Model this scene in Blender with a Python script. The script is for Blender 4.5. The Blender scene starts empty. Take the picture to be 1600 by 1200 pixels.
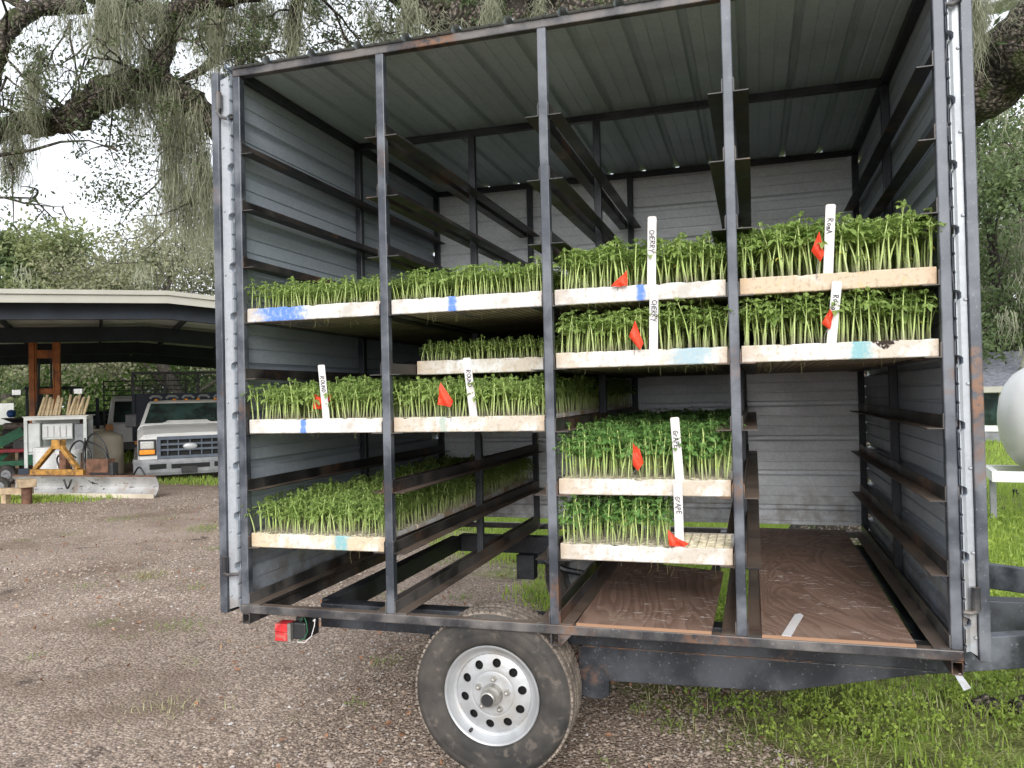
import bpy, math, random
import numpy as np
from mathutils import Matrix, Vector

S = bpy.context.scene
COL = S.collection
RNG = np.random.default_rng(7)
random.seed(7)

# ------------------------------------------------------------------ camera
CAM = np.array([2.2576, -3.1265, 1.6])
RIGHT = np.array([0.95631590, 0.29144930, -0.02274219])
DOWN = np.array([-0.02558746, 0.00595420, -0.99965485])
FWD = np.array([-0.29121328, 0.95656775, 0.01315154])
FPX = 1242.37
cd = bpy.data.cameras.new('camera')
cam = bpy.data.objects.new('camera', cd)
COL.objects.link(cam)
cd.sensor_width = 36.0
cd.lens = FPX / 1600 * 36.0
cd.clip_start = 0.05
cd.clip_end = 2000
M = Matrix.Identity(4)
for i in range(3):
    M[i][0] = RIGHT[i]; M[i][1] = -DOWN[i]; M[i][2] = -FWD[i]; M[i][3] = CAM[i]
cam.matrix_world = M
S.camera = cam

# ------------------------------------------------------------------ sky, sun, exposure
S.view_settings.view_transform = 'Standard'
S.view_settings.look = 'None'
S.view_settings.exposure = 1.0
S.view_settings.gamma = 1.0
S.cycles.max_bounces = 12; S.cycles.diffuse_bounces = 8
SUN_EL, SUN_AZ = 25.0, 167.0            # degrees; azimuth measured clockwise from +Y
W = bpy.data.worlds.new('World'); S.world = W
W.use_nodes = True
nt = W.node_tree; nt.nodes.clear()
sky = nt.nodes.new('ShaderNodeTexSky'); sky.sky_type = 'NISHITA'; sky.sun_disc = False
sky.sun_elevation = math.radians(SUN_EL); sky.sun_rotation = math.radians(SUN_AZ)
sky.air_density = 1.0; sky.dust_density = 2.5
hs = nt.nodes.new('ShaderNodeHueSaturation'); hs.inputs['Saturation'].default_value = 0.10
nt.links.new(sky.outputs[0], hs.inputs['Color'])
tc = nt.nodes.new('ShaderNodeTexCoord')
cn = nt.nodes.new('ShaderNodeTexNoise'); cn.inputs['Scale'].default_value = 3.0; cn.inputs['Detail'].default_value = 6
nt.links.new(tc.outputs['Generated'], cn.inputs['Vector'])
cr = nt.nodes.new('ShaderNodeMapRange'); cr.inputs[1].default_value = .3; cr.inputs[2].default_value = .7
cr.inputs[3].default_value = .85; cr.inputs[4].default_value = 1.25
nt.links.new(cn.outputs['Fac'], cr.inputs[0])
vm = nt.nodes.new('ShaderNodeVectorMath'); vm.operation = 'SCALE'
nt.links.new(hs.outputs[0], vm.inputs[0]); nt.links.new(cr.outputs[0], vm.inputs['Scale'])
ov = nt.nodes.new('ShaderNodeMix'); ov.data_type = 'RGBA'; ov.inputs['Factor'].default_value = 0.55
nt.links.new(vm.outputs[0], ov.inputs['A']); ov.inputs['B'].default_value = (8.2, 8.7, 9.5, 1)
bg = nt.nodes.new('ShaderNodeBackground'); bg.inputs['Strength'].default_value = 0.10
nt.links.new(ov.outputs['Result'], bg.inputs['Color'])
wo = nt.nodes.new('ShaderNodeOutputWorld'); nt.links.new(bg.outputs[0], wo.inputs['Surface'])

sl = bpy.data.lights.new('sun', 'SUN'); sl.energy = 1.45; sl.angle = math.radians(35); sl.color = (1.0, .975, .94)
sun = bpy.data.objects.new('sun', sl); COL.objects.link(sun)
_a = math.radians(SUN_AZ); _e = math.radians(SUN_EL)
_d = Vector((math.sin(_a) * math.cos(_e), math.cos(_a) * math.cos(_e), math.sin(_e)))
sun.rotation_euler = _d.to_track_quat('Z', 'Y').to_euler(); sun.location = (0, 0, 30)

# ------------------------------------------------------------------ helpers
def ray(px, py):
    u = (px - 800) / FPX; v = (py - 600) / FPX
    return u * RIGHT + v * DOWN + FWD
def at(px, py, depth):
    """point of the place at a pixel of the 1600x1200 photo and a distance along the view"""
    return CAM + depth * ray(px, py)
def aty(px, py, y):
    r = ray(px, py); return CAM + r * (y - CAM[1]) / r[1]
def atz(px, py, z=0.0):
    r = ray(px, py); return CAM + r * (z - CAM[2]) / r[2]

def nrm(a):
    a = np.asarray(a, float); return a / (np.linalg.norm(a) + 1e-12)

class MB:
    """collects shapes; build() links them as ONE mesh object"""
    def __init__(s, off=(0, 0, 0)):
        s.V = []; s.F = []; s.I = []; s.m = 0; s.off = np.array(off, float)
    def add(s, V, F, m=None):
        b = len(s.V); m = s.m if m is None else m
        s.V.extend([tuple(v) for v in V])
        for f in F:
            s.F.append(tuple(i + b for i in f)); s.I.append(m)
        return s
    def box(s, x0, x1, y0, y1, z0, z1, m=None):
        return s.add([(x, y, z) for x in (x0, x1) for y in (y0, y1) for z in (z0, z1)],
                     [(0, 1, 3, 2), (4, 6, 7, 5), (0, 4, 5, 1), (2, 3, 7, 6), (0, 2, 6, 4), (1, 5, 7, 3)], m)
    def bar(s, p, q, w, h, m=None, up=(0, 0, 1)):
        p = np.array(p, float); q = np.array(q, float); d = nrm(q - p)
        up = np.array(up, float)
        if abs(d @ up) > .98: up = np.array([0, 1.0, 0])
        r = nrm(np.cross(d, up)); u = np.cross(r, d)
        V = [c + r * a * w / 2 + u * b * h / 2 for c in (p, q) for a in (-1, 1) for b in (-1, 1)]
        return s.add(V, [(0, 1, 3, 2), (4, 6, 7, 5), (0, 4, 5, 1), (2, 3, 7, 6), (0, 2, 6, 4), (1, 5, 7, 3)], m)
    def tube(s, pts, rad, n=8, m=None, caps=True):
        pts = [np.array(p, float) for p in pts]; k = len(pts)
        if np.isscalar(rad): rad = [rad] * k
        V = []; F = []; ref = None
        for i in range(k):
            t = nrm(pts[min(i + 1, k - 1)] - pts[max(i - 1, 0)])
            if ref is None:
                ref = np.array([0, 0, 1.0]) if abs(t[2]) < .9 else np.array([1.0, 0, 0])
            a = nrm(np.cross(t, ref)); b = np.cross(a, t); ref = b
            for j in range(n):
                an = 2 * math.pi * j / n
                V.append(pts[i] + rad[i] * (a * math.cos(an) + b * math.sin(an)))
        for i in range(k - 1):
            for j in range(n):
                F.append((i * n + j, i * n + (j + 1) % n, (i + 1) * n + (j + 1) % n, (i + 1) * n + j))
        if caps:
            F.append(tuple(range(n - 1, -1, -1))); F.append(tuple((k - 1) * n + j for j in range(n)))
        return s.add(V, F, m)
    def cyl(s, p, q, r0, r1=None, n=16, m=None):
        return s.tube([p, q], [r0, r0 if r1 is None else r1], n, m)
    def lathe(s, prof, c, axis='z', n=24, m=None):
        """prof: list of (radius, along)"""
        V = []; F = []; k = len(prof); c = np.array(c, float)
        for r, t in prof:
            for j in range(n):
                a = 2 * math.pi * j / n
                p = {'z': (r * math.cos(a), r * math.sin(a), t), 'y': (r * math.cos(a), t, r * math.sin(a)),
                     'x': (t, r * math.cos(a), r * math.sin(a))}[axis]
                V.append(c + p)
        for i in range(k - 1):
            for j in range(n):
                F.append((i * n + j, i * n + (j + 1) % n, (i + 1) * n + (j + 1) % n, (i + 1) * n + j))
        return s.add(V, F, m)
    def prism(s, poly, ext, m=None):
        poly = [np.array(p, float) for p in poly]; ext = np.array(ext, float); n = len(poly)
        V = poly + [p + ext for p in poly]
        F = [tuple(range(n - 1, -1, -1)), tuple(range(n, 2 * n))]
        F += [(i, (i + 1) % n, n + (i + 1) % n, n + i) for i in range(n)]
        return s.add(V, F, m)
    def loft(s, rings, m=None, caps=True):
        n = len(rings[0]); V = [p for r in rings for p in r]; F = []
        for i in range(len(rings) - 1):
            for j in range(n):
                F.append((i * n + j, i * n + (j + 1) % n, (i + 1) * n + (j + 1) % n, (i + 1) * n + j))
        if caps:
            F.append(tuple(range(n - 1, -1, -1))); F.append(tuple((len(rings) - 1) * n + j for j in range(n)))
        return s.add(V, F, m)
    def build(s, name, mats, parent=None, smooth=False, bevel=0.0, loc=None):
        me = bpy.data.meshes.new(name)
        V = np.array(s.V, float).reshape(-1, 3) - s.off
        me.from_pydata(V.tolist(), [], s.F)
        if not isinstance(mats, (list, tuple)): mats = [mats]
        for mt in mats: me.materials.append(mt)
        if len(mats) > 1: me.polygons.foreach_set('material_index', s.I)
        fix_normals(me)
        if smooth: me.polygons.foreach_set('use_smooth', [True] * len(me.polygons))
        o = bpy.data.objects.new(name, me); COL.objects.link(o)
        if parent is not None: o.parent = parent
        if loc is not None: o.location = loc
        if bevel:
            b = o.modifiers.new('bevel', 'BEVEL'); b.width = bevel; b.segments = 2; b.limit_method = 'ANGLE'
            b.angle_limit = math.radians(40)
        return o

def fix_normals(me):
    import bmesh
    if len(me.polygons) > 60000: me.update(); return
    bm = bmesh.new(); bm.from_mesh(me)
    bmesh.ops.recalc_face_normals(bm, faces=bm.faces)
    bm.to_mesh(me); bm.free(); me.update()

def mass(name, V, F, mats, I=None, parent=None, smooth=False):
    """numpy arrays of many small faces (all quads) -> one object"""
    me = mass_mesh(name, V, F, mats, I, smooth)
    o = bpy.data.objects.new(name, me); COL.objects.link(o)
    if parent is not None: o.parent = parent
    return o
def mass_mesh(name, V, F, mats, I=None, smooth=False):
    me = bpy.data.meshes.new(name)
    V = np.asarray(V, np.float32); F = np.asarray(F, np.int32); k = F.shape[1]
    me.vertices.add(len(V)); me.vertices.foreach_set('co', V.ravel())
    me.loops.add(F.size); me.loops.foreach_set('vertex_index', F.ravel())
    me.polygons.add(len(F)); me.polygons.foreach_set('loop_start', np.arange(0, F.size, k, dtype=np.int32))
    try: me.polygons.foreach_set('loop_total', np.full(len(F), k, np.int32))
    except Exception: pass
    if not isinstance(mats, (list, tuple)): mats = [mats]
    for mt in mats: me.materials.append(mt)
    if I is not None: me.polygons.foreach_set('material_index', np.asarray(I, np.int32))
    if smooth: me.polygons.foreach_set('use_smooth', np.ones(len(F), bool))
    me.update(calc_edges=True); me.validate()
    return me

def tag(o, label, cat, group=None, kind=None):
    o['label'] = label; o['category'] = cat
    if group: o['group'] = group
    if kind: o['kind'] = kind
    return o
def thing(name, label, cat, loc=(0, 0, 0), rz=0.0, group=None):
    o = bpy.data.objects.new(name, None); COL.objects.link(o)
    o.location = tuple(float(v) for v in loc); o.rotation_euler = (0, 0, rz); o.empty_display_size = .2
    return tag(o, label, cat, group)
def struct(o):
    o['kind'] = 'structure'; return o
def link_copy(src, parent=None, loc=None, rz=None, sc=None):
    c = src.copy(); COL.objects.link(c)
    if parent is not None: c.parent = parent
    if loc is not None: c.location = loc
    if rz is not None: c.rotation_euler = (0, 0, rz)
    if sc is not None: c.scale = sc if hasattr(sc, '__len__') else (sc, sc, sc)
    return c
# ------------------------------------------------------------------ materials
class NT:
    def __init__(s, name, rough=.6, metal=0.0, spec=.5):
        s.m = bpy.data.materials.new(name); s.m.use_nodes = True
        s.t = s.m.node_tree; s.b = s.t.nodes['Principled BSDF']
        s.b.inputs['Roughness'].default_value = rough; s.b.inputs['Metallic'].default_value = metal
        s.b.inputs['Specular IOR Level'].default_value = spec
        s.c = s.n('ShaderNodeTexCoord')
    def n(s, k): return s.t.nodes.new(k)
    def l(s, a, b): s.t.links.new(a, b)
    def v(s, sc=(1, 1, 1), coord='Object', loc=(0, 0, 0), rot=(0, 0, 0)):
        mp = s.n('ShaderNodeMapping'); mp.inputs['Scale'].default_value = sc; mp.inputs['Location'].default_value = loc
        mp.inputs['Rotation'].default_value = rot
        s.l(s.c.outputs[coord], mp.inputs['Vector']); return mp.outputs[0]
    def noise(s, scale, detail=4, vec=None, rough=.55, dist=0.0):
        t = s.n('ShaderNodeTexNoise'); t.inputs['Scale'].default_value = scale; t.inputs['Detail'].default_value = detail
        t.inputs['Roughness'].default_value = rough; t.inputs['Distortion'].default_value = dist
        s.l(vec if vec is not None else s.c.outputs['Object'], t.inputs['Vector']); return t.outputs['Fac']
    def voro(s, scale, vec=None, out='Distance', feature='F1', rnd=1.0):
        t = s.n('ShaderNodeTexVoronoi'); t.feature = feature; t.inputs['Scale'].default_value = scale
        t.inputs['Randomness'].default_value = rnd
        s.l(vec if vec is not None else s.c.outputs['Object'], t.inputs['Vector']); return t.outputs[out]
    def rng(s, x, a, b, c=0.0, d=1.0):
        t = s.n('ShaderNodeMapRange'); t.interpolation_type = 'SMOOTHSTEP'
        s.l(x, t.inputs[0])
        for i, q in enumerate((a, b, c, d)): t.inputs[i + 1].default_value = q
        return t.outputs[0]
    def math(s, op, a, b=None, clamp=False):
        t = s.n('ShaderNodeMath'); t.operation = op; t.use_clamp = clamp
        for i, q in enumerate((a, b)):
            if q is None: continue
            if isinstance(q, (int, float)): t.inputs[i].default_value = q
            else: s.l(q, t.inputs[i])
        return t.outputs[0]
    def mix(s, fac, a, b):
        t = s.n('ShaderNodeMix'); t.data_type = 'RGBA'
        for k, q in (('Factor', fac), ('A', a), ('B', b)):
            if isinstance(q, (int, float)): t.inputs[k].default_value = q
            elif isinstance(q, tuple): t.inputs[k].default_value = q + ((1,) if len(q) == 3 else ())
            else: s.l(q, t.inputs[k])
        return t.outputs['Result']
    def xyz(s, coord='Object'):
        t = s.n('ShaderNodeSeparateXYZ'); s.l(s.c.outputs[coord], t.inputs[0]); return t.outputs
    def rand(s):
        t = s.n('ShaderNodeObjectInfo'); return t.outputs['Random']
    def wpos(s):
        t = s.n('ShaderNodeNewGeometry'); return t.outputs['Position']
    def col(s, c):
        if isinstance(c, tuple): s.b.inputs['Base Color'].default_value = c + (1,)
        else: s.l(c, s.b.inputs['Base Color'])
        return s
    def rough(s, x): s.l(x, s.b.inputs['Roughness']); return s
    def bump(s, h, strength=.3, dist=.01):
        t = s.n('ShaderNodeBump'); t.inputs['Strength'].default_value = strength; t.inputs['Distance'].default_value = dist
        s.l(h, t.inputs['Height']); s.l(t.outputs[0], s.b.inputs['Normal']); return s

def plain(name, c, rough=.6, metal=0.0, var=.25, scale=6.0, dirt=None):
    """a paint or plastic with uneven tone and optional dirt patches"""
    k = NT(name, rough, metal)
    f = k.noise(scale, 5)
    lo = tuple(q * (1 - var) for q in c); hi = tuple(min(1, q * (1 + var)) for q in c)
    o = k.mix(k.rng(f, .3, .7), lo, hi)
    if dirt:
        o = k.mix(k.math('MULTIPLY', k.rng(k.noise(scale * .7, 6, k.v(loc=(3, 1, 7))), .5, .68), .7), o, dirt)
    k.col(o); k.bump(k.noise(scale * 20, 3), .06, .004)
    return k.m

def steel_mat(name, rust=.5, lo=(.022, .025, .032), hi=(.12, .13, .15), dust=0.0):
    k = NT(name, .42, .25)
    w = k.wpos()
    n1 = k.noise(5, 6, w); n2 = k.noise(38, 5, w); n3 = k.noise(2.2, 5, w)
    c = k.mix(k.rng(n1, .38, .66), lo, hi)
    c = k.mix(k.math('MULTIPLY', k.rng(k.noise(95, 5, w), .62, .72), .4), c, (.30, .30, .31))       # bare scratches
    r = k.math('MULTIPLY', k.rng(n3, .62 - .14 * rust, .72 - .1 * rust), k.rng(n2, .36, .58))
    c = k.mix(r, c, (.16, .085, .05))
    c = k.mix(k.math('MULTIPLY', r, k.rng(k.noise(14, 4, w), .55, .66)), c, (.17, .085, .05))
    if dust:
        g = k.n('ShaderNodeNewGeometry'); sp = k.n('ShaderNodeSeparateXYZ'); k.l(g.outputs['Normal'], sp.inputs[0])
        c = k.mix(k.math('MULTIPLY', k.rng(sp.outputs[2], .6, .9), k.rng(n1, .25, .55, .35 * dust, dust)), c, (.20, .15, .115))
        c = k.mix(k.math('MULTIPLY', k.rng(n1, .55, .7), .4 * dust), c, (.15, .11, .085))
    k.col(c); k.rough(k.rng(n1, .3, .7, .34, .62)); k.bump(n2, .12, .003)
    return k.m
MAT = {}
MAT['steel'] = steel_mat('painted_steel', .42)
MAT['steel_post'] = steel_mat('worn_post_steel', .42, (.040, .046, .058), (.15, .16, .18))
MAT['steel_rusty'] = steel_mat('rusty_rail_steel', .8, (.03, .03, .034), (.15, .14, .135), .8)
MAT['steel_angle'] = steel_mat('rusty_angle_iron', .72, (.014, .014, .016), (.07, .064, .06), .8)
MAT['steel_dark'] = steel_mat('black_chassis_steel', -.35, (.018, .021, .027), (.055, .06, .07))
def galv(name, base=(.39, .435, .495), dirty=.35):
    k = NT(name, .45, .12)
    w = k.wpos()
    sp = k.voro(70, w, 'Color')
    sep = k.n('ShaderNodeSeparateColor'); k.l(sp, sep.inputs[0])
    c = k.mix(k.rng(sep.outputs[0], 0, 1), tuple(q * .95 for q in base), tuple(q * 1.05 for q in base))
    st = k.noise(1.0, 5, k.v((1.2, 1.2, 9)))
    c = k.mix(k.math('MULTIPLY', k.rng(st, .5, .75), dirty), c, (.16, .17, .17))
    c = k.mix(k.math('MULTIPLY', k.rng(k.noise(26, 6, w), .68, .76), .3), c, (.62, .62, .61))
    sz = k.n('ShaderNodeSeparateXYZ'); k.l(w, sz.inputs[0])
    c = k.mix(k.math('MULTIPLY', k.rng(k.math('ADD', sz.outputs[2], k.math('MULTIPLY', k.noise(5, 6, w), .5)), 1.0, 1.3, .55, 0), k.rng(k.noise(11, 6, w), .36, .66)), c, (.19, .145, .11))
    k.col(c); k.rough(k.rng(k.noise(5, 4, w), .3, .7, .36, .58)); k.bump(k.noise(3, 3, w), .08, .02)
    return k.m
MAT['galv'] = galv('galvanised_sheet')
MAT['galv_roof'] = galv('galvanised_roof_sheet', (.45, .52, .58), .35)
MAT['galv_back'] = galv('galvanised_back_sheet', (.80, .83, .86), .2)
MAT['galv_trim'] = galv('galvanised_trim', (.34, .36, .385), .12)
def plywood(name, seed):
    k = NT(name, .72)
    v = k.v((1, .28, 1), loc=(seed, seed * 2, 0))
    d = k.noise(1.7, 4, v, .5, .7)
    wv = k.math('FRACT', k.math('MULTIPLY', d, 34))
    c = k.mix(k.rng(wv, .1, .9), (.165, .098, .07), (.245, .155, .115))
    c = k.mix(k.math('MULTIPLY', k.rng(k.noise(2.5, 5), .5, .7), .75), c, (.10, .062, .048))
    c = k.mix(k.math('MULTIPLY', k.rng(k.noise(3, 4, k.v(loc=(5, 5, 0))), .55, .7), .5), c, (.30, .21, .16))
    fl = k.noise(36, 4, k.v((.45, 1.8, 1))); area = k.rng(k.noise(2.2, 3, k.v(loc=(9, seed, 0))), .44, .6)
    c = k.mix(k.math('MULTIPLY', k.rng(fl, .62, .66), area), c, (.62, .58, .54))
    sp = k.rng(k.voro(48), .08, .14, 1, 0)
    c = k.mix(k.math('MULTIPLY', sp, k.math('MULTIPLY', area, .8)), c, (.7, .68, .64))
    c = k.mix(k.rng(k.xyz()['Y'], .004, .007, .9, 0), c, (.30, .17, .10))
    k.col(c); k.bump(wv, .12, .004); return k.m
def foam_mat(name, stain=.3, tone=(.52, .38, .23), mark=None, x0=.4, w=.03, chip=False):
    k = NT(name, .8, 0, .25)
    n1 = k.noise(9, 6); n2 = k.noise(60, 4); n3 = k.noise(28, 5, k.v(loc=(2, 4, 1)))
    c = k.mix(k.rng(n1, .52 - .28 * stain, .78 - .34 * stain), (.63, .625, .61), tuple(q * .55 + .20 for q in tone))
    c = k.mix(k.math('MULTIPLY', k.rng(n3, .56, .72), .25 + .6 * stain), c, tone)
    c = k.mix(k.math('MULTIPLY', k.rng(n2, .52, .66), .4 + .35 * stain), c, (.36, .29, .21))
    X = k.xyz()
    edge = k.math('MULTIPLY', k.rng(k.math('ABSOLUTE', X['X']), .28, .336), k.rng(n1, .35, .6))
    c = k.mix(k.math('MULTIPLY', edge, .2 + .5 * stain), c, (.42, .30, .19))
    if mark:
        d = k.math('ABSOLUTE', k.math('SUBTRACT', X['X'], (x0 - .5) * .673))
        d = k.math('ADD', d, k.math('MULTIPLY', k.math('SUBTRACT', n3, .5), w * 1.6))
        c = k.mix(k.math('MULTIPLY', k.rng(d, w * .35, w, 1, 0), k.rng(n2, .3, .5, .55, .95)), c, mark)
    if chip:
        d = k.math('ADD', k.math('ABSOLUTE', k.math('SUBTRACT', X['X'], (chip - .5) * .673)),
                   k.math('MULTIPLY', k.math('SUBTRACT', .064, X['Z']), 1.5))
        d = k.math('ADD', d, k.math('MULTIPLY', k.math('SUBTRACT', n2, .5), .05))
        c = k.mix(k.rng(d, .045, .055, 1, 0), c, k.mix(k.rng(n2, .5, .6), (.03, .02, .015), (.5, .45, .4)))
    # drain holes and dark root stains of the underside
    fx = k.math('SUBTRACT', k.math('FRACT', k.math('DIVIDE', k.math('ADD', X['X'], .3365), .03365)), .5)
    fy = k.math('SUBTRACT', k.math('FRACT', k.math('DIVIDE', X['Y'], .0335)), .5)
    r2 = k.math('ADD', k.math('MULTIPLY', fx, fx), k.math('MULTIPLY', fy, fy))
    under = k.rng(X['Z'], .0008, .002, 1, 0)
    c = k.mix(k.math('MULTIPLY', under, .75), c, k.mix(k.rng(n1, .4, .6), (.20, .16, .10), (.36, .30, .20)))
    c = k.mix(k.math('MULTIPLY', under, k.rng(r2, .05, .10, 1, 0)), c, (.045, .035, .025))
    k.col(c); k.bump(n2, .35, .004); return k.m
def soil_mat(name, a=(.13, .11, .09), b=(.40, .36, .32)):
    k = NT(name, .9, 0, .2)
    v = k.voro(190, out='Color'); s = k.n('ShaderNodeSeparateColor'); k.l(v, s.inputs[0])
    c = k.mix(k.rng(s.outputs[0], .2, .9), a, b)
    c = k.mix(k.math('MULTIPLY', k.rng(k.noise(16, 4), .55, .65), .6), c, (.05, .04, .03))
    k.col(c); k.bump(s.outputs[1], .6, .004); return k.m
MAT['soil'] = soil_mat('potting_mix')
MAT['web'] = plain('foam_cell_web', (.58, .52, .38), .8, 0, .3, 30, (.25, .22, .10))

def leaf_mat(name, a, b, trans=.35, scale=3.0, rough=.5):
    k = NT(name, rough, 0, .4)
    w = k.wpos()
    f = k.math('ADD', k.math('MULTIPLY', k.noise(scale, 4, w), .7), k.math('MULTIPLY', k.voro(scale * 14, w, 'Color'), .3))
    c = k.mix(k.rng(f, .3, .72), a, b)
    k.col(c)
    tr = k.n('ShaderNodeBsdfTranslucent'); k.l(k.mix(.6, c, tuple(min(1, q * 1.9) for q in b)), tr.inputs['Color'])
    ms = k.n('ShaderNodeMixShader'); ms.inputs[0].default_value = trans
    k.l(k.b.outputs[0], ms.inputs[1]); k.l(tr.outputs[0], ms.inputs[2])
    out = [q for q in k.t.nodes if q.type == 'OUTPUT_MATERIAL'][0]
    k.l(ms.outputs[0], out.inputs['Surface'])
    return k.m
MAT['t_leaf'] = leaf_mat('tomato_leaf', (.135, .215, .055), (.31, .41, .12), .40, 7)
MAT['t_dark'] = leaf_mat('grape_tomato_leaf', (.085, .19, .05), (.20, .35, .10), .38, 7)
MAT['t_stem'] = leaf_mat('tomato_stem', (.25, .38, .10), (.42, .52, .18), .15, 9)
MAT['t_yellow'] = leaf_mat('yellow_cotyledon', (.42, .38, .08), (.62, .5, .10), .3, 9)
def stem_mat():
    k = NT('seedling_stem', .5, 0, .4)
    z = k.xyz()['Z']
    c = k.mix(k.rng(z, .0, .06), (.24, .21, .15), (.40, .52, .16))
    c = k.mix(k.rng(k.noise(9, 3, k.wpos()), .4, .6, 0, .5), c, (.52, .60, .26))
    k.col(c); return k.m
MAT['stem'] = stem_mat()
MAT['oak_leaf'] = leaf_mat('oak_leaf', (.04, .06, .025), (.11, .14, .06), .35, 1.2)
MAT['moss'] = leaf_mat('spanish_moss', (.17, .18, .125), (.37, .375, .27), .35, 2.2, .9)
MAT['tree_a'] = leaf_mat('pale_green_foliage', (.11, .14, .06), (.26, .29, .125), .3, .35)
MAT['tree_b'] = leaf_mat('mid_green_foliage', (.055, .085, .035), (.15, .20, .08), .3, .4)
MAT['tree_c'] = leaf_mat('grey_green_foliage', (.13, .14, .08), (.27, .27, .16), .25, .4)
MAT['tree_d'] = leaf_mat('bright_green_foliage', (.06, .11, .03), (.18, .27, .07), .35, .4)
MAT['grass'] = leaf_mat('grass_blade', (.14, .23, .035), (.36, .46, .09), .4, .9)
MAT['weed'] = leaf_mat('weed_leaf', (.12, .19, .035), (.36, .45, .09), .35, 2.2)
MAT['tuft'] = leaf_mat('gravel_tuft', (.12, .17, .05), (.27, .32, .10), .35, 2.2)
MAT['dry_grass'] = leaf_mat('dry_grass', (.22, .22, .10), (.42, .40, .22), .3, 2)
def bark_mat(name, a, b, moss=.5):
    k = NT(name, .9, 0, .2)
    w = k.wpos()
    nv = k.n('ShaderNodeVectorMath'); nv.operation = 'ADD'
    nz = k.n('ShaderNodeTexNoise'); nz.inputs['Scale'].default_value = 9; nz.inputs['Detail'].default_value = 4; k.l(w, nz.inputs['Vector'])
    sv = k.n('ShaderNodeVectorMath'); sv.operation = 'SCALE'; sv.inputs['Scale'].default_value = .10; k.l(nz.outputs['Color'], sv.inputs[0])
    k.l(w, nv.inputs[0]); k.l(sv.outputs[0], nv.inputs[1])
    v = k.voro(30, nv.outputs[0], 'Distance', 'F1')
    n = k.noise(7, 6, w)
    c = k.mix(k.rng(v, .1, .6), b, a)
    c = k.mix(k.math('MULTIPLY', k.rng(n, .5, .65), moss), c, (.055, .075, .02))
    c = k.mix(k.math('MULTIPLY', k.rng(k.noise(17, 4, w), .67, .73), .45), c, (.30, .32, .25))
    k.col(c); k.bump(v, .9, .03); return k.m
MAT['bark'] = bark_mat('oak_bark', (.04, .034, .028), (.21, .175, .145), .6)
MAT['bark_far'] = bark_mat('grey_bark', (.06, .05, .045), (.17, .15, .13), .2)
def rubber():
    k = NT('tyre_rubber', .75, 0, .3)
    w = k.wpos()
    c = k.mix(k.rng(k.noise(5, 5, w), .35, .7), (.028, .027, .026), (.075, .066, .058))
    c = k.mix(k.math('MULTIPLY', k.rng(k.noise(24, 5, w), .55, .7), .35), c, (.20, .165, .135))
    k.col(c); k.bump(k.noise(120, 3, w), .2, .003); return k.m
MAT['rubber'] = rubber()
MAT['tread'] = plain('dusty_tread', (.20, .165, .135), .9, 0, .35, 18, (.08, .07, .06))
MAT['rim'] = plain('silver_rim_paint', (.40, .41, .42), .42, .35, .12, 9, (.36, .34, .31))
MAT['chrome'] = plain('dull_zinc', (.40, .385, .35), .4, .7, .25, 20)
MAT['black'] = plain('black_plastic', (.02, .02, .022), .5, 0, .3)
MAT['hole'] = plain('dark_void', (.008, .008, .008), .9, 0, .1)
MAT['red_lens'] = plain('red_lens', (.50, .03, .035), .3, 0, .2, 30, (.40, .18, .14))
MAT['white_plastic'] = plain('white_plastic', (.58, .58, .57), .5, 0, .07, 12)
MAT['stake'] = plain('white_plastic_stake', (.64, .62, .62), .5, 0, .05, 9, (.68, .63, .58))
MAT['ink'] = plain('marker_ink', (.03, .03, .045), .6, 0, .1)
MAT['flag'] = leaf_mat('orange_red_flag_vinyl', (.80, .055, .022), (.92, .085, .03), .25, 20, .5)
MAT['wire'] = plain('galvanised_wire', (.30, .29, .27), .5, .6)
MAT['white_paint'] = plain('white_vehicle_paint', (.60, .60, .59), .35, 0, .06, 3, (.55, .53, .5))
MAT['grey_plastic'] = plain('grey_bumper', (.20, .205, .215), .6, .1, .2, 6)
MAT['grille'] = plain('blue_grey_grille', (.075, .09, .115), .5, .1, .15, 6)
MAT['amber'] = plain('amber_lens', (.75, .27, .02), .3, 0, .15, 20)
MAT['lamp'] = plain('headlamp_lens', (.62, .62, .60), .15, .4, .2, 30)
def glass():
    k = NT('dark_glass', .08, 0, .6); k.col(k.mix(k.rng(k.noise(3, 3), .4, .65), (.012, .02, .02), (.03, .06, .055))); return k.m
MAT['glass'] = glass()
MAT['yellow'] = plain('chipped_yellow_paint', (.36, .185, .04), .65, .1, .35, 12, (.08, .045, .03))
MAT['orange'] = plain('faded_orange_paint', (.42, .135, .035), .55, .1, .25, 5, (.16, .07, .04))
def blade_mat():
    k = NT('chipped_blade_steel', .42, .3)
    c = k.mix(k.rng(k.noise(3, 4), .3, .7), (.30, .295, .295), (.47, .465, .46))
    c = k.mix(k.rng(k.noise(13, 6, k.v((.7, 1, 2.2))), .62, .66), c, (.035, .03, .03))
    c = k.mix(k.math('MULTIPLY', k.rng(k.noise(4, 5, k.v(loc=(4, 4, 4))), .52, .7), .6), c, (.28, .2, .14))
    k.col(c); return k.m
MAT['blade'] = blade_mat()
MAT['rust'] = plain('rusty_iron', (.13, .065, .04), .85, .2, .4, 9)
MAT['wood'] = plain('weathered_wood', (.36, .27, .17), .8, 0, .25, 8)
MAT['pale_wood'] = plain('pale_stake_wood', (.58, .46, .29), .8, 0, .2, 12)
MAT['cream'] = plain('cream_poly_tank', (.50, .45, .36), .6, 0, .12, 2, (.36, .31, .24))
MAT['cabinet'] = plain('clear_grey_cabinet', (.52, .54, .52), .3, 0, .15, 4)
MAT['fascia'] = plain('beige_fascia', (.36, .35, .30), .55, 0, .06, 2)
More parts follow.
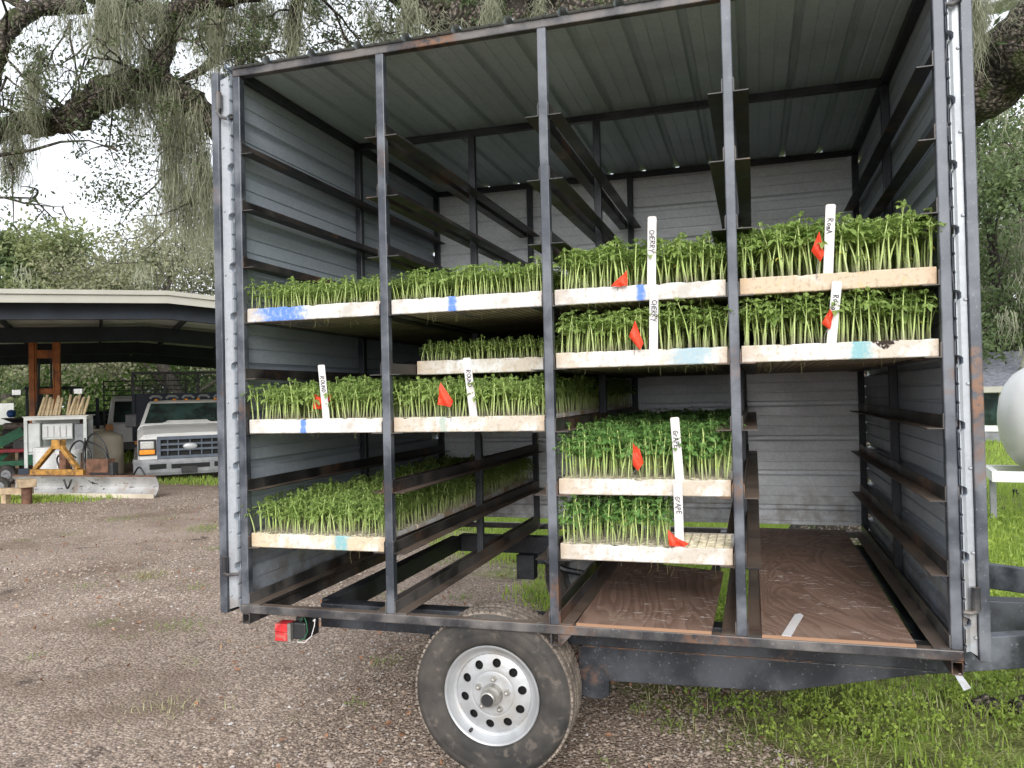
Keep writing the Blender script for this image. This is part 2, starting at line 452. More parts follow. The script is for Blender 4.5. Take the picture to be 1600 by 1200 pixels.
MAT['shed_steel'] = plain('dark_shed_steel', (.022, .029, .042), .65, .2, .25, 2)
MAT['shed_roof'] = plain('shed_roof_underside', (.74, .77, .75), .7, .2, .15, 2)
MAT['green_paint'] = plain('green_paint', (.02, .14, .065), .6, 0, .2, 6)
MAT['red_paint'] = plain('red_paint', (.32, .03, .04), .6, 0, .2, 6)
MAT['blue'] = plain('blue_paint', (.03, .10, .32), .45, 0, .1, 6)
MAT['tank_white'] = plain('white_gel_coat', (.58, .58, .57), .35, 0, .08, 2, (.44, .43, .40))
MAT['shingle'] = plain('grey_shingles', (.16, .165, .19), .9, 0, .3, 9)
MAT['siding'] = plain('white_siding', (.66, .66, .63), .7, 0, .08, 3)
MAT['bucket_label'] = plain('green_label', (.03, .22, .13), .5, 0, .4, 30)
MAT['hose'] = plain('black_hose', (.012, .012, .013), .45, 0, .2)

def ground_mat():
    k = NT('ground', .92, 0, .15)
    w = k.wpos()
    s = k.n('ShaderNodeSeparateXYZ'); k.l(w, s.inputs[0])
    g = k.math('ADD', s.outputs[0], k.math('MULTIPLY', s.outputs[1], .6))
    g = k.math('ADD', g, k.math('MULTIPLY', k.math('MAXIMUM', k.math('SUBTRACT', s.outputs[1], 2.5), 0.0), .25))
    g = k.math('ADD', g, k.math('MULTIPLY', k.math('SUBTRACT', k.noise(1.3, 6, w), .5), 3.2))
    near = k.rng(g, 2.1, 3.1)
    far = k.rng(k.math('ADD', s.outputs[1], k.math('MULTIPLY', k.noise(.5, 4, w), 4)), 17, 20)
    lawn = k.math('MAXIMUM', near, far)
    vc = k.voro(62, w, 'Color'); sc = k.n('ShaderNodeSeparateColor'); k.l(vc, sc.inputs[0])
    vd = k.voro(62, w, 'Distance')
    v2 = k.voro(150, w, 'Color'); s2 = k.n('ShaderNodeSeparateColor'); k.l(v2, s2.inputs[0])
    c = k.mix(k.rng(sc.outputs[0], .05, .95), (.235, .175, .135), (.48, .375, .30))
    c = k.mix(k.math('MULTIPLY', k.rng(s2.outputs[0], .5, 1), .4), c, (.48, .41, .355))
    c = k.mix(k.math('MULTIPLY', k.rng(vd, .35, .75), .6), c, (.09, .07, .058))
    big = k.noise(1.1, 6, w, .6)
    c = k.mix(k.rng(big, .45, .66, 0, .75), c, (.175, .125, .092))
    c = k.mix(k.rng(k.noise(2.4, 7, k.v(loc=(3, 8, 0)), .65), .59, .68, 0, .7), c, (.05, .04, .034))
    c = k.mix(k.rng(k.noise(.45, 5, k.v(loc=(8, 2, 0))), .5, .7, 0, .55), c, (.37, .29, .24))
    c = k.mix(k.math('MULTIPLY', k.rng(k.noise(3.3, 6, k.v(loc=(1, 1, 0))), .60, .72), .35), c, (.14, .15, .05))
    gr = k.mix(k.rng(k.noise(6, 6, w), .35, .65), (.10, .11, .035), (.23, .28, .07))
    gr = k.mix(k.math('MULTIPLY', k.rng(k.noise(2.1, 5, k.v(loc=(6, 1, 0))), .56, .7), .8), gr, (.13, .095, .07))
    c = k.mix(lawn, c, gr)
    k.col(c)
    h = k.math('ADD', k.math('MULTIPLY', vd, -1), k.math('MULTIPLY', k.noise(28, 5, w), 1.0))
    k.bump(h, .8, .012); return k.m
MAT['ground'] = ground_mat()
# ------------------------------------------------------------------ trailer
ZB, ZT, DEP = .667, 3.093, 2.44
XS = [.008, .735, 1.463, 2.19, 2.915]
T = .038
LV = [.672, .928, 1.19, 1.447, 1.70, 1.957, 2.212, 2.474, 2.736]      # shelf ledges
TO = (1.46, 1.2, 0)
trailer = thing('plant_trailer', 'open-sided black steel and galvanised rack trailer holding seedling trays', 'trailer', TO)
def TB(): return MB(TO)

def corr(mb, o, du, L, dv, Wd, n, m=0, phase=0.0, seg=2, mr=.006):
    """ribbed sheet: profile along du over length L, ribs run along dv over Wd, ribs rise along n"""
    o, du, dv, n = (np.array(q, float) for q in (o, du, dv, n))
    P = .2286
    prof = [(0, 0), (.006, .016), (.012, .0215), (.030, .0215), (.036, .016), (.042, 0), (.094, 0), (.097, mr), (.105, mr), (.108, 0),
            (.160, 0), (.163, mr), (.171, mr), (.174, 0)]
    pts = []; u = -phase * P
    while u < L:
        for a, h in prof:
            if 0 <= u + a <= L: pts.append((u + a, h))
        u += P
    if pts[0][0] > 0: pts.insert(0, (0, 0))
    if pts[-1][0] < L: pts.append((L, 0))
    V = []; F = []; k = len(pts)
    for j in range(seg + 1):
        for a, h in pts: V.append(o + du * a + dv * (Wd * j / seg) + n * h)
    for j in range(seg):
        for i in range(k - 1): F.append((j * k + i, j * k + i + 1, (j + 1) * k + i + 1, (j + 1) * k + i))
    mb.add(V, F, m)

for yy, nm in ((0.0, 'front_post'), (1.17, 'middle_post'), (2.40, 'rear_post')):
    for i, x in enumerate(XS):
        b = TB(); b.box(x - T / 2, x + T / 2, yy, yy + T, ZB, ZT)
        b.build(nm, MAT['steel_post'] if yy == 0 else MAT['steel_dark'], trailer, bevel=.004)
        if yy == 0:                                   # weld beads where ledges meet the post
            for z in LV[1:]:
                w = TB(); w.box(x - T / 2 - .003, x + T / 2 + .003, .004, .034, z + .004, z + .052)
                w.build('weld_plate', MAT['steel_rusty'], trailer)
for yy in (0.0, 1.17, 2.40):
    b = TB(); b.box(XS[0] - T / 2, XS[4] + T / 2, yy, yy + T, ZT, ZT + .036)
    b.build('top_rail', MAT['steel_rusty'] if yy == 0 else MAT['steel_dark'], trailer, bevel=.004)
for yy in (0.0, 2.40):
    b = TB(); b.box(XS[0] - T / 2 - .004, XS[4] + T / 2 + .004, yy - .003, yy + T + .004, ZB - T, ZB)
    b.build('bottom_rail', MAT['steel_rusty'], trailer, bevel=.004)
for x in (XS[0], XS[4]):
    b = TB(); b.box(x - T / 2, x + T / 2, T + .005, 2.399, ZB - T, ZB - .001)
    b.build('side_rail', MAT['steel_rusty'], trailer, bevel=.003)
    # hollow lower tube with an open end
    b = TB(); y0, y1, z0, z1 = .004, 2.43, ZB - .088, ZB - T - .002
    b.box(x - .019, x + .019, y0, y1, z1 - .004, z1); b.box(x - .019, x + .019, y0, y1, z0, z0 + .004)
    b.box(x - .019, x - .015, y0, y1, z0 + .004, z1 - .004); b.box(x + .015, x + .019, y0, y1, z0 + .004, z1 - .004)
    b.build('lower_tube', MAT['steel_rusty'], trailer)
for x in (XS[0], XS[4]):
    b = TB(); b.box(x - T / 2, x + T / 2, T, 2.40, ZT + .001, ZT + .035); b.build('top_side_rail', MAT['steel_dark'], trailer)

# angle-iron ledges: upright leg against the posts, flange under the trays
sides = [(XS[0], 1), (XS[1], -1), (XS[1], 1), (XS[2], -1), (XS[2], 1), (XS[3], -1), (XS[3], 1), (XS[4], -1)]
for x, s in sides:
    for li, z in enumerate(LV):
        fl = .056
        j = RNG.uniform(-.003, .003)
        a0 = x + s * (T / 2 + .0005); a1 = a0 + s * .0045; a2 = a0 + s * fl
        b = TB(); y0, y1 = .001, 2.40
        n = 8
        prof = [(a0, z - .004), (a2 - s * .002, z - .004), (a2, z - .003), (a2, z), (a1, z), (a1, z + .047), (a0, z + .047)]
        rings = []
        for q in range(n + 1):
            yy = y0 + (y1 - y0) * q / n
            rings.append([(px, yy, pz + (j if 0 < q < n else 0)) for px, pz in prof])
        b.loft(rings)
        b.build('shelf_angle', MAT['steel_rusty'] if (z < .8) else MAT['steel_angle'], trailer)

# sheet walls and roof
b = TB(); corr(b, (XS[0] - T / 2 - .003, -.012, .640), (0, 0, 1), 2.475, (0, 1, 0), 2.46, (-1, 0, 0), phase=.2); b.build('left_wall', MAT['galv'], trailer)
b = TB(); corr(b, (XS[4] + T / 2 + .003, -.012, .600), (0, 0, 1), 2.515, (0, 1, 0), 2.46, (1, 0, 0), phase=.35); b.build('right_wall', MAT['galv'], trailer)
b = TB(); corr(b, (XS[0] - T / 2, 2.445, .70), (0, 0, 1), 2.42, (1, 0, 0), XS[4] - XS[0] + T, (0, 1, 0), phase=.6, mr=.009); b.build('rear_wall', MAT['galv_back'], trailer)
b = TB(); corr(b, (XS[0] - T / 2 - .03, -.02, ZT + .039), (1, 0, 0), XS[4] - XS[0] + T + .06, (0, 1, 0), 2.50, (0, 0, 1), phase=.1, mr=.0028); b.build('roof_sheet', MAT['galv_roof'], trailer)
for x in np.arange(.06, 2.95, .2286):
    b = TB(); b.lathe([(.0, .006), (.006, .004), (.008, 0)], (x + .06, -.006, ZT + .040), 'z', 8); b.build('roofing_screw', MAT['galv_trim'], trailer)
for z in np.arange(.75, 3.1, .2286):
    b = TB(); b.lathe([(0, .005), (.006, .003), (.008, 0)], (XS[4] + T / 2 + .004, -.004, z), 'x', 8); b.build('roofing_screw', MAT['galv_trim'], trailer)

# doors folded back along the end walls
def door(side, x_tube, x_sheet, x_in, z0, z1, lean):
    s = side
    root = TB(); root.box(min(x_tube), max(x_tube), .034, .072, z0, z1)
    d = root.build('door', MAT['steel_post'] if s < 0 else MAT['steel_post'], trailer, bevel=.003)
    f = TB()
    f.box(min(x_tube), max(x_tube), 1.42, 1.458, z0, z1); f.box(min(x_tube), max(x_tube), .0725, 1.4195, z0, z0 + T); f.box(min(x_tube), max(x_tube), .0725, 1.4195, z1 - T, z1)
    f.box(min(x_tube), max(x_tube), .0725, 1.4195, (z0 + z1) / 2, (z0 + z1) / 2 + T)
    f.build('door_frame', MAT['steel_dark'], d)
    t = TB()
    xs, xi = x_sheet
    # folded edge trim: flat strip with screws, then a bright turned facet
    xm = xs + (xi - xs) * .52
    t.prism([(xs, .050, z0 + .015), (xm, .050, z0 + .03), (xm, .0535, z0 + .03), (xs, .0535, z0 + .015)], (0, 0, z1 - z0 - .05))
    t.prism([(xm, .050, z0 + .03), (xi, .022, z0 + .035), (xi, .0255, z0 + .035), (xm, .0535, z0 + .03)], (0, 0, z1 - z0 - .075))
    t.prism([(xi, .022, z0 + .035), (xi - s * -.004, .060, z0 + .035), (xi - s * -.008, .060, z0 + .035), (xi - s * -.004, .022, z0 + .035)], (0, 0, z1 - z0 - .075))
    t.build('door_edge_trim', MAT['galv_trim'], d)
    sc = TB()
    for z in np.arange(z0 + .08, z1 - .05, .30):
        sc = TB(); sc.lathe([(0, .043), (.005, .044), (.0075, .050)], ((xs + (xm - xs) * .25), 0, z), 'y', 8); sc.build('door_screw', MAT['galv_trim'], d)
    p = TB(); corr(p, (x_in, .075, z0 + .05), (0, 0, 1), z1 - z0 - .12, (0, 1, 0), 1.34, (-s, 0, 0)); p.build('door_sheet', MAT['galv'], d)
    return d
dl = door(-1, (-.153, -.115), (-.113, -.028), -.108, .612, 3.145, 0)
dr = door(1, (2.992, 3.030), (2.990, 2.948), 2.985, .622, 3.15, 0)
def hinge(d, pts, barrel, r=.008):
    h = TB(); h.tube(pts, r, 8); h.cyl(barrel[0], barrel[1], .0145, n=12); h.build('hinge', MAT['steel_rusty'], d, smooth=False)
hinge(dl, [(-.106, .022, 2.97), (-.104, .012, 2.945), (-.085, .008, 2.922), (-.05, .006, 2.908), (-.013, .010, 2.912)], [(-.108, .028, 2.968), (-.108, .028, 3.045)])
hinge(dl, [(-.125, .02, .800), (-.09, .012, .795), (-.05, .006, .802), (-.012, .010, .806)], [(-.118, .026, .805), (-.118, .026, .875)])
hinge(dr, [(2.985, .02, .800), (2.965, .010, .797), (2.935, .012, .800)], [(2.985, .026, .802), (2.985, .026, .885)])
hinge(dr, [(2.985, .02, 2.960), (2.96, .010, 2.945), (2.935, .012, 2.950)], [(2.985, .026, 2.962), (2.985, .026, 3.04)])
g = TB(); g.prism([(2.925, .01, .585), (2.955, .0, .540), (2.932, .0, .528), (2.905, .01, .580)], (0, .003, 0)); g.build('latch_plate', MAT['galv'], trailer)
g = TB(); g.prism([(2.938, .012, .74), (2.965, .012, .80), (2.938, .012, .80)], (0, .004, 0)); g.build('gusset', MAT['steel_rusty'], trailer)
g = TB()
for x in (XS[2],):
    g.box(x - .019, x - .014, .0, .038, .582, .6285); g.box(x + .014, x + .019, .0, .038, .582, .6285); g.box(x - .0139, x + .0139, .0, .038, .582, .586)
g.prism([(1.482, .006, .628), (1.53, .006, .628), (1.482, .006, .575)], (0, .005, 0))
g.build('tube_stub', MAT['steel_rusty'], trailer)

# chassis: front and rear long beams, end beams, cross members
def beam(y0, y1, name):
    b = TB()
    b.box(.25, 2.895, y0, y1, .512, .625)
    return b.build(name, MAT['steel_dark'], trailer, bevel=.004)
beam(.245, .335, 'chassis_beam'); beam(2.10, 2.19, 'chassis_beam')
def belly(y0):
    b = TB()
    prof = [(1.50, .505), (2.895, .505), (2.895, .500), (2.35, .385), (2.25, .378), (1.66, .365), (1.63, .365), (1.63, .30), (1.60, .285), (1.55, .285), (1.50, .30)]
    b.prism([(x, y0, z) for x, z in prof], (0, .05, 0)); b.build('belly_plate', MAT['steel_dark'], trailer, bevel=.004)
    w = TB(); w.tube([(x, y0 - .002, .509 + RNG.uniform(-.002, .002)) for x in np.linspace(1.52, 2.88, 60)], .004, 6); w.build('weld_bead', MAT['steel_rusty'], trailer)
belly(.256)
for x, y0, y1 in ((.20, .34, 2.095), (2.83, .34, 2.095), (1.62, .34, 2.095)):
    b = TB(); b.box(x, x + .07, y0, y1, .525, .62); b.build('cross_member', MAT['steel_dark'], trailer, bevel=.003)
for x in (-.012, .95, 2.02, 2.60):
    b = TB(); b.box(x, x + .04, .05, 2.39, .628, .664) if x > .5 else b.box(x + .02, x + .07, .05, 2.39, .628, .664)
    if x > 1.5: b.build('floor_bearer', MAT['steel_dark'], trailer)
# tongue
b = TB(); b.box(2.90, 4.95, 1.02, 1.12, .455, .60); b.build('tongue', MAT['steel_dark'], trailer, bevel=.004)
b = TB(); b.bar((2.86, .29, .555), (4.62, 1.03, .555), .06, .13); b.build('tongue_brace', MAT['steel'], trailer, bevel=.004)
b = TB(); b.bar((2.86, 2.12, .555), (4.62, 1.11, .555), .06, .13); b.build('tongue_brace', MAT['steel'], trailer, bevel=.004)
b = TB(); b.tube([(4.95, 1.07, .54), (5.03, 1.07, .56), (5.1, 1.07, .56)], [.05, .06, .05], 12); b.cyl((4.7, 1.07, .05), (4.7, 1.07, .85), .03); b.cyl((4.7, 1.07, .0), (4.7, 1.07, .05), .09, .06); b.build('coupler_and_jack', MAT['steel_dark'], trailer)
# axle and springs
b = TB(); b.cyl((1.175, .25, .34), (1.175, 2.2, .34), .04)
for y in (.30, 2.15):
    b.tube([(.82, y, .47), (1.0, y, .40), (1.175, y, .375), (1.35, y, .40), (1.52, y, .45)], .022, 8)
    b.box(.80, .85, y - .03, y + .03, .44, .515)
b.box(.70, .82, 2.0, 2.09, .36, .52)
b.build('axle', MAT['steel_dark'], trailer)

def wheel(yf, s):
    """yf: outer face; s: +1 when the outside looks to -y"""
    c = (1.175, yf, .345)
    def P(l): return [(r, t * s) for r, t in l]
    tb = TB()
    tb.lathe(P([(.207, .012), (.215, -.004), (.225, -.010), (.250, -.014), (.258, -.0125), (.262, -.0145), (.295, -.0135), (.302, -.011), (.306, -.0135), (.322, -.006), (.334, .006), (.338, .010)]), c, 'y', 96)
    tb.m = 1
    tb.lathe(P([(.338, .010), (.341, .016), (.345, .035), (.3465, .10), (.345, .165), (.341, .186), (.336, .194)]), c, 'y', 96)
    tb.m = 0
    tb.lathe(P([(.336, .194), (.32, .205), (.26, .212), (.21, .200), (.205, .19)]), c, 'y', 96)
    # tread blocks on the shoulder and grooves over the tread
    tb.m = 1
    for k in range(84):
        a = 2 * math.pi * k / 84
        for (t0, t1, ra) in ((.013, .052, .3475), (.060, .092, .3490), (.103, .138, .3490), (.148, .184, .3475)):
            off = .5 * (2 * math.pi / 84) if .055 < t0 < .14 else 0
            a0 = a + off; a1 = a0 + 2 * math.pi / 84 * .68
            V = []
            for aa in (a0, a1):
                for r in (.337, ra):
                    for t in (t0, t1): V.append((c[0] + r * math.cos(aa + (t * .6)), c[1] + t * s, c[2] + r * math.sin(aa + (t * .6))))
            tb.add(V, [(0, 1, 3, 2), (4, 6, 7, 5), (0, 4, 5, 1), (2, 3, 7, 6), (0, 2, 6, 4), (1, 5, 7, 3)], 1)
    w = tb.build('wheel', [MAT['rubber'], MAT['tread']], trailer)
    for p in w.data.polygons: p.use_smooth = p.material_index == 0 and len(p.vertices) == 4
    # rim with ten round holes
    rb = TB()
    rb.lathe(P([(.206, .014), (.209, .002), (.205, -.003), (.199, .001), (.192, .012), (.184, .022), (.176, .030), (.166, .034), (.162, .040)]), c, 'y', 80)
    # dish as a ring with holes
    def dish(r):   # bulging disc height
        return .040 - .012 * math.sin(max(0, min(1, (.162 - r) / .07)) * math.pi * .5) if r > .09 else .028 - .0 * r
    rb.lathe(P([(.100, dish(.100)), (.092, .029), (.088, .026), (.080, .025), (.045, .025), (.042, .02)]), c, 'y', 80)
    V = []; F = []
    nh, hr, hc = 10, .0190, .129
    n = 12
    for h in range(nh):
        A = 2 * math.pi * (h + .28) / nh; half = math.pi / nh
        outer = []
        # walk the sector outline, one outline point per hole point
        hole = []
        for q in range(n):
            th = 2 * math.pi * q / n
            hx, hy = hc + hr * math.cos(th), hr * math.sin(th)
            r = math.hypot(hx, hy); an = math.atan2(hy, hx); hole.append((r, an))
            # project outwards to sector bounds in (r, angle) space
            dx, dy = math.cos(th), math.sin(th)
            ts = []
            if dx > 1e-6: ts.append((.162 - hc) / dx)
            if dx < -1e-6: ts.append((.100 - hc) / dx)
            if abs(dy) > 1e-6: ts.append((half * hc) / abs(dy))
            tt = min(ts); outer.append((hc + dx * tt, dy * tt / hc))
        # sector corners are kept by adding them to the outline
        cor = [(.162, half), (.100, half), (.100, -half), (.162, -half)]
        ring = outer
        base = len(V)
        for r, an in hole: V.append((r, A + an))
        for r, an in ring: V.append((r, A + an))
        for r, an in hole: V.append((-r, A + an))
        for q in range(n):
            q2 = (q + 1) % n
            F.append((base + q, base + q2, base + n + q2, base + n + q))
            F.append((base + q, base + 2 * n + q, base + 2 * n + q2, base + q2))
        cb = len(V)
        for r, an in cor: V.append((r, A + an))
        for ci, (r, an) in enumerate(cor):
            # nearest outline edge across each corner
            best = min(range(n), key=lambda q: (ring[q][0] - r) ** 2 + ((ring[q][1] - an) * hc) ** 2 + (ring[(q + 1) % n][0] - r) ** 2 + ((ring[(q + 1) % n][1] - an) * hc) ** 2)
            F.append((cb + ci, base + n + best, base + n + (best + 1) % n))
    V3 = []
    for r, an in V:
        t = dish(abs(r)) + (.006 if r < 0 else 0)
        V3.append((c[0] + abs(r) * math.cos(an), c[1] + t * s, c[2] + abs(r) * math.sin(an)))
    rb.add(V3, F)
    rim = rb.build('rim', MAT['rim'], w)
    for p in rim.data.polygons: p.use_smooth = False
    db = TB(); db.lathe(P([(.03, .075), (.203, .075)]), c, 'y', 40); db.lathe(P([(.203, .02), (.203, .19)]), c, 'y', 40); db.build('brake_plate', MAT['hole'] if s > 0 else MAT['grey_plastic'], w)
    hb = TB(); hb.lathe(P([(.045, .026), (.043, -.004), (.040, -.010), (.033, -.014), (.033, -.040), (.031, -.047), (.026, -.049)]), c, 'y', 28); hb.build('hub_cap', MAT['chrome'], w, smooth=True)
    hb = TB(); hb.lathe(P([(.0265, -.0485), (.024, -.053), (.0, -.053)]), c, 'y', 20); hb.build('grease_plug', MAT['black'], w)
    for k in range(5):
        a = 2 * math.pi * (k + .16) / 5; q = (c[0] + .066 * math.cos(a), c[1], c[2] + .066 * math.sin(a))
        nb = TB(); nb.lathe(P([(.013, .026), (.012, .012), (.009, .006), (.007, .0), (.0, -.002)]), q, 'y', 6); nb.build('lug_nut', MAT['chrome'], w)
    vb = TB(); a = math.radians(238); vb.lathe(P([(.0, .008), (.007, .009), (.008, .03)]), (c[0] + .186 * math.cos(a), c[1], c[2] + .186 * math.sin(a)), 'y', 10); vb.build('valve_stem', MAT['black'], w)
wheel(.026, 1); wheel(2.425, -1)

# tail light with wiring
b = TB(); b.box(.222, .300, .03, .15, .515, .592); b.box(.235, .275, .05, .16, .592, .612); tl = b.build('tail_light', MAT['black'], trailer, bevel=.008)
b = TB(); b.box(.158, .221, .004, .07, .513, .5515); b.box(.158, .221, .004, .07, .5545, .590); b.box(.162, .221, .008, .065, .5516, .5544); b.build('red_lens', MAT['red_lens'], tl, bevel=.004)
b = TB(); b.box(.2215, .238, .006, .028, .513, .592); b.build('lamp_bezel', MAT['chrome'], tl)
b = TB(); b.tube([(.275, .03, .60), (.300, .02, .63), (.318, .01, .60), (.322, .01, .56), (.305, .01, .53), (.27, .02, .515)], .0022, 6); b.build('green_wire', MAT['green_paint'], tl)
b = TB(); b.tube([(.27, .01, .512), (.31, .005, .515), (.345, .005, .545), (.36, .005, .59), (.362, .01, .615)], .002, 6); b.lathe([(0, .01), (.006, .008), (.006, .0)], (.362, .0, .617), 'y', 8); b.build('white_wire', MAT['stake'], tl)

# plywood sheets on the floor, loose white stake
def board(name, label, quad, zt, m, seed):
    b = MB(); q = [np.array(p, float) for p in quad]; c0 = q[0]
    n = 14; top = []
    L = [q[0] + (q[3] - q[0]) * i / n for i in range(n + 1)]; R_ = [q[1] + (q[2] - q[1]) * i / n for i in range(n + 1)]
    rings = []
    for i in range(n + 1):
        zz = .006 * math.sin(i * .9 + seed) * (i / n) if i > 2 else 0
        l = L[i]; r = R_[i]
        rings.append([(l[0], l[1], zt - .012), (r[0], r[1], zt - .012), (r[0], r[1], zt + zz + .0), (l[0], l[1], zt + zz)])
    b.loft(rings); b.off = np.array([c0[0], c0[1], zt - .012])
    o = b.build(name, m, loc=tuple(b.off)); return tag(o, label, 'plywood', 'plywood sheets on the trailer floor')
board('plywood_sheet', 'wide brown plywood sheet flecked white on the trailer floor under the right bay', [(2.262, -.0), (2.785, -.0), (2.795, 2.38), (2.252, 2.39)], .6795, plywood('plywood_flecked', 1.0), .3)
board('plywood_sheet', 'narrower reddish plywood sheet on the trailer floor below the Grape trays', [(1.552, .0), (2.078, .0), (2.085, 1.02), (1.535, 1.20)], .6795, plywood('plywood_grained', 4.0), 1.7)
b = MB(); b.prism([(-.017, -.155, 0), (.017, -.155, 0), (.017, .13, 0), (0, .155, 0), (-.017, .13, 0)], (0, 0, .0018))
o = b.build('plant_label', MAT['stake'], loc=(2.38, .15, .683)); o.rotation_euler = (math.radians(1), 0, math.radians(-12)); tag(o, 'blank pointed white label lying flat on the plywood', 'plant label')
# ------------------------------------------------------------------ seedlings and trays
def seedling_geom(r, h, leafy=1.0, round_leaf=False, crown=.5):
    """one seedling as quads: stem, petioles, folded leaflets. material: 0 stem 1 leaf 2 yellow"""
    V = []; F = []; I = []
    def quad(a, b, c, d, m):
        k = len(V); V.extend([a, b, c, d]); F.append((k, k + 1, k + 2, k + 3)); I.append(m)
    lean = r.normal(0, .11, 2) * h
    def sp(t):
        return np.array([lean[0] * t * t + .002 * math.sin(5 * t + h * 90), lean[1] * t * t, h * t])
    n = 5; ns = 4
    rb = r.uniform(.0026, .0036)
    prev = None
    for i in range(ns + 1):
        t = i / ns; c = sp(t * .93); rad = rb * (1 - .55 * t)
        ring = [c + rad * np.array([math.cos(2 * math.pi * j / n), math.sin(2 * math.pi * j / n), 0]) for j in range(n)]
        if prev is not None:
            for j in range(n): quad(prev[j], prev[(j + 1) % n], ring[(j + 1) % n], ring[j], 0)
        prev = ring
    def leaflet(base, d, L, w, up, m=1):
        d = nrm(d); s = nrm(np.cross(d, up)); u = nrm(np.cross(s, d))
        if round_leaf: w *= 1.12; L *= .84
        tip = base + d * L - u * L * .22
        mid = base + d * L * .5
        a = base + d * L * .38 + s * w + u * w * .35; b_ = base + d * L * .38 - s * w + u * w * .35
        a2 = base + d * L * .72 + s * w * .62 + u * w * .1 - u * L * .07; b2 = base + d * L * .72 - s * w * .62 + u * w * .1 - u * L * .07
        m2 = mid + d * L * .2 - u * L * .06
        quad(base, a, a2, m2, m); quad(base, m2, b2, b_, m); quad(m2, a2, tip, tip + s * 1e-4, m); quad(m2, tip - s * 1e-4, tip, b2, m)
    nl = max(3, int(round(7 * leafy)))
    az = r.uniform(0, 6.28)
    for k in range(nl):
        t = crown + (1.0 - crown) * (k + r.uniform(0, .5)) / nl
        az += 2.4 + r.normal(0, .3)
        base = sp(min(t, .95)); el = r.uniform(.15, .75) + .3 * (t > .85)
        L = r.uniform(.019, .037) * (1.15 - .35 * (t - crown) / (1 - crown + 1e-6)) * (h / .16) ** .5
        d = np.array([math.cos(az) * math.cos(el), math.sin(az) * math.cos(el), math.sin(el)])
        end = base + d * L + np.array([0, 0, -.15 * L])
        side = nrm(np.cross(d, [0, 0, 1])) * .0012
        midp = base + d * L * .55 + np.array([0, 0, .004])
        quad(base - side, base + side, midp + side, midp - side, 0); quad(midp - side, midp + side, end + side * .7, end - side * .7, 0)
        dd = nrm(end - midp); up = np.array([0, 0, 1.0]) + r.normal(0, .3, 3)
        ll = L * r.uniform(.7, 1.0); wl = ll * .27
        leaflet(end, dd + np.array([0, 0, -.25]), ll, wl, up)
        s2 = nrm(np.cross(dd, [0, 0, 1]))
        for q, (pos, sc) in enumerate(((end, .75), (midp, .6))):
            for sg in (-1, 1):
                leaflet(pos, dd * .35 + s2 * sg + np.array([0, 0, r.uniform(-.3, .1)]), ll * sc, wl * sc, up)
    # topmost bud of small leaves
    top = sp(.95)
    for q in range(3):
        a = az + 2.1 * q; leaflet(top, np.array([math.cos(a) * .6, math.sin(a) * .6, 1]), .018, .006, np.array([math.cos(a), math.sin(a), .2]))
    # pale cotyledons low on the stem
    if r.random() < .55:
        t = r.uniform(.22, .42); a = r.uniform(0, 6.28)
        for q in (0, math.pi):
            leaflet(sp(t), np.array([math.cos(a + q), math.sin(a + q), r.uniform(-.5, .3)]), r.uniform(.014, .024), .0035, np.array([0, 0, 1.0]), 2 if r.random() < .5 else 1)
    return np.array(V), np.array(F), np.array(I)
RP = np.random.default_rng(21)
KINDS = {'tomato': dict(leafy=1.0, round_leaf=False, crown=.55), 'bare': dict(leafy=1.0, round_leaf=False, crown=.62), 'grape': dict(leafy=1.0, round_leaf=True, crown=.55)}
PM = {'tomato': [MAT['stem'], MAT['t_leaf'], MAT['t_yellow']], 'bare': [MAT['stem'], MAT['t_leaf'], MAT['t_yellow']], 'grape': [MAT['stem'], MAT['t_dark'], MAT['t_yellow']]}
GEO = {k: [seedling_geom(RP, .16 * RP.uniform(.86, 1.1), **KINDS[k]) for _ in range(12)] for k in KINDS}
SM = {k: [mass_mesh('seedling', V, F, PM[k], I) for V, F, I in GEO[k]] for k in KINDS}
NX, NY, PX_, PY_ = 20, 10, .03365, .0335
TW, TD, TH = .673, .340, .064
def cell(i, j): return (-.3365 + PX_ * (i + .5), PY_ * (j + .5) + .002)
def block(kind, hs, rows, cols=None, seed=0, skip=0.0, dens=1.0):
    r = np.random.default_rng(100 + seed); Vs = []; Fs = []; Is = []; b = 0
    for j in rows:
        for i in (cols if cols is not None else range(NX)):
            if r.random() > dens: continue
            V, F, I = GEO[kind][r.integers(12)]
            a = r.uniform(0, 6.28); s = hs / .16 * r.uniform(.86, 1.12)
            c, sn = math.cos(a), math.sin(a); x, y = cell(i, j)
            tx, ty = r.normal(0, .05, 2)
            z = V[:, 2] * s
            P = np.stack([(V[:, 0] * c - V[:, 1] * sn) * s + x + r.normal(0, .004) + z * tx, (V[:, 0] * sn + V[:, 1] * c) * s + y + z * ty, z], 1)
            Vs.append(P); Fs.append(F + b); Is.append(I); b += len(V)
    return mass_mesh('seedlings', np.concatenate(Vs), np.concatenate(Fs), PM[kind], np.concatenate(Is))
BLK = {}
def get_block(kind, rows, seed):
    key = (kind, rows, seed)
    if key not in BLK: BLK[key] = block(kind, .16, range(*rows), seed=seed)
    return BLK[key]

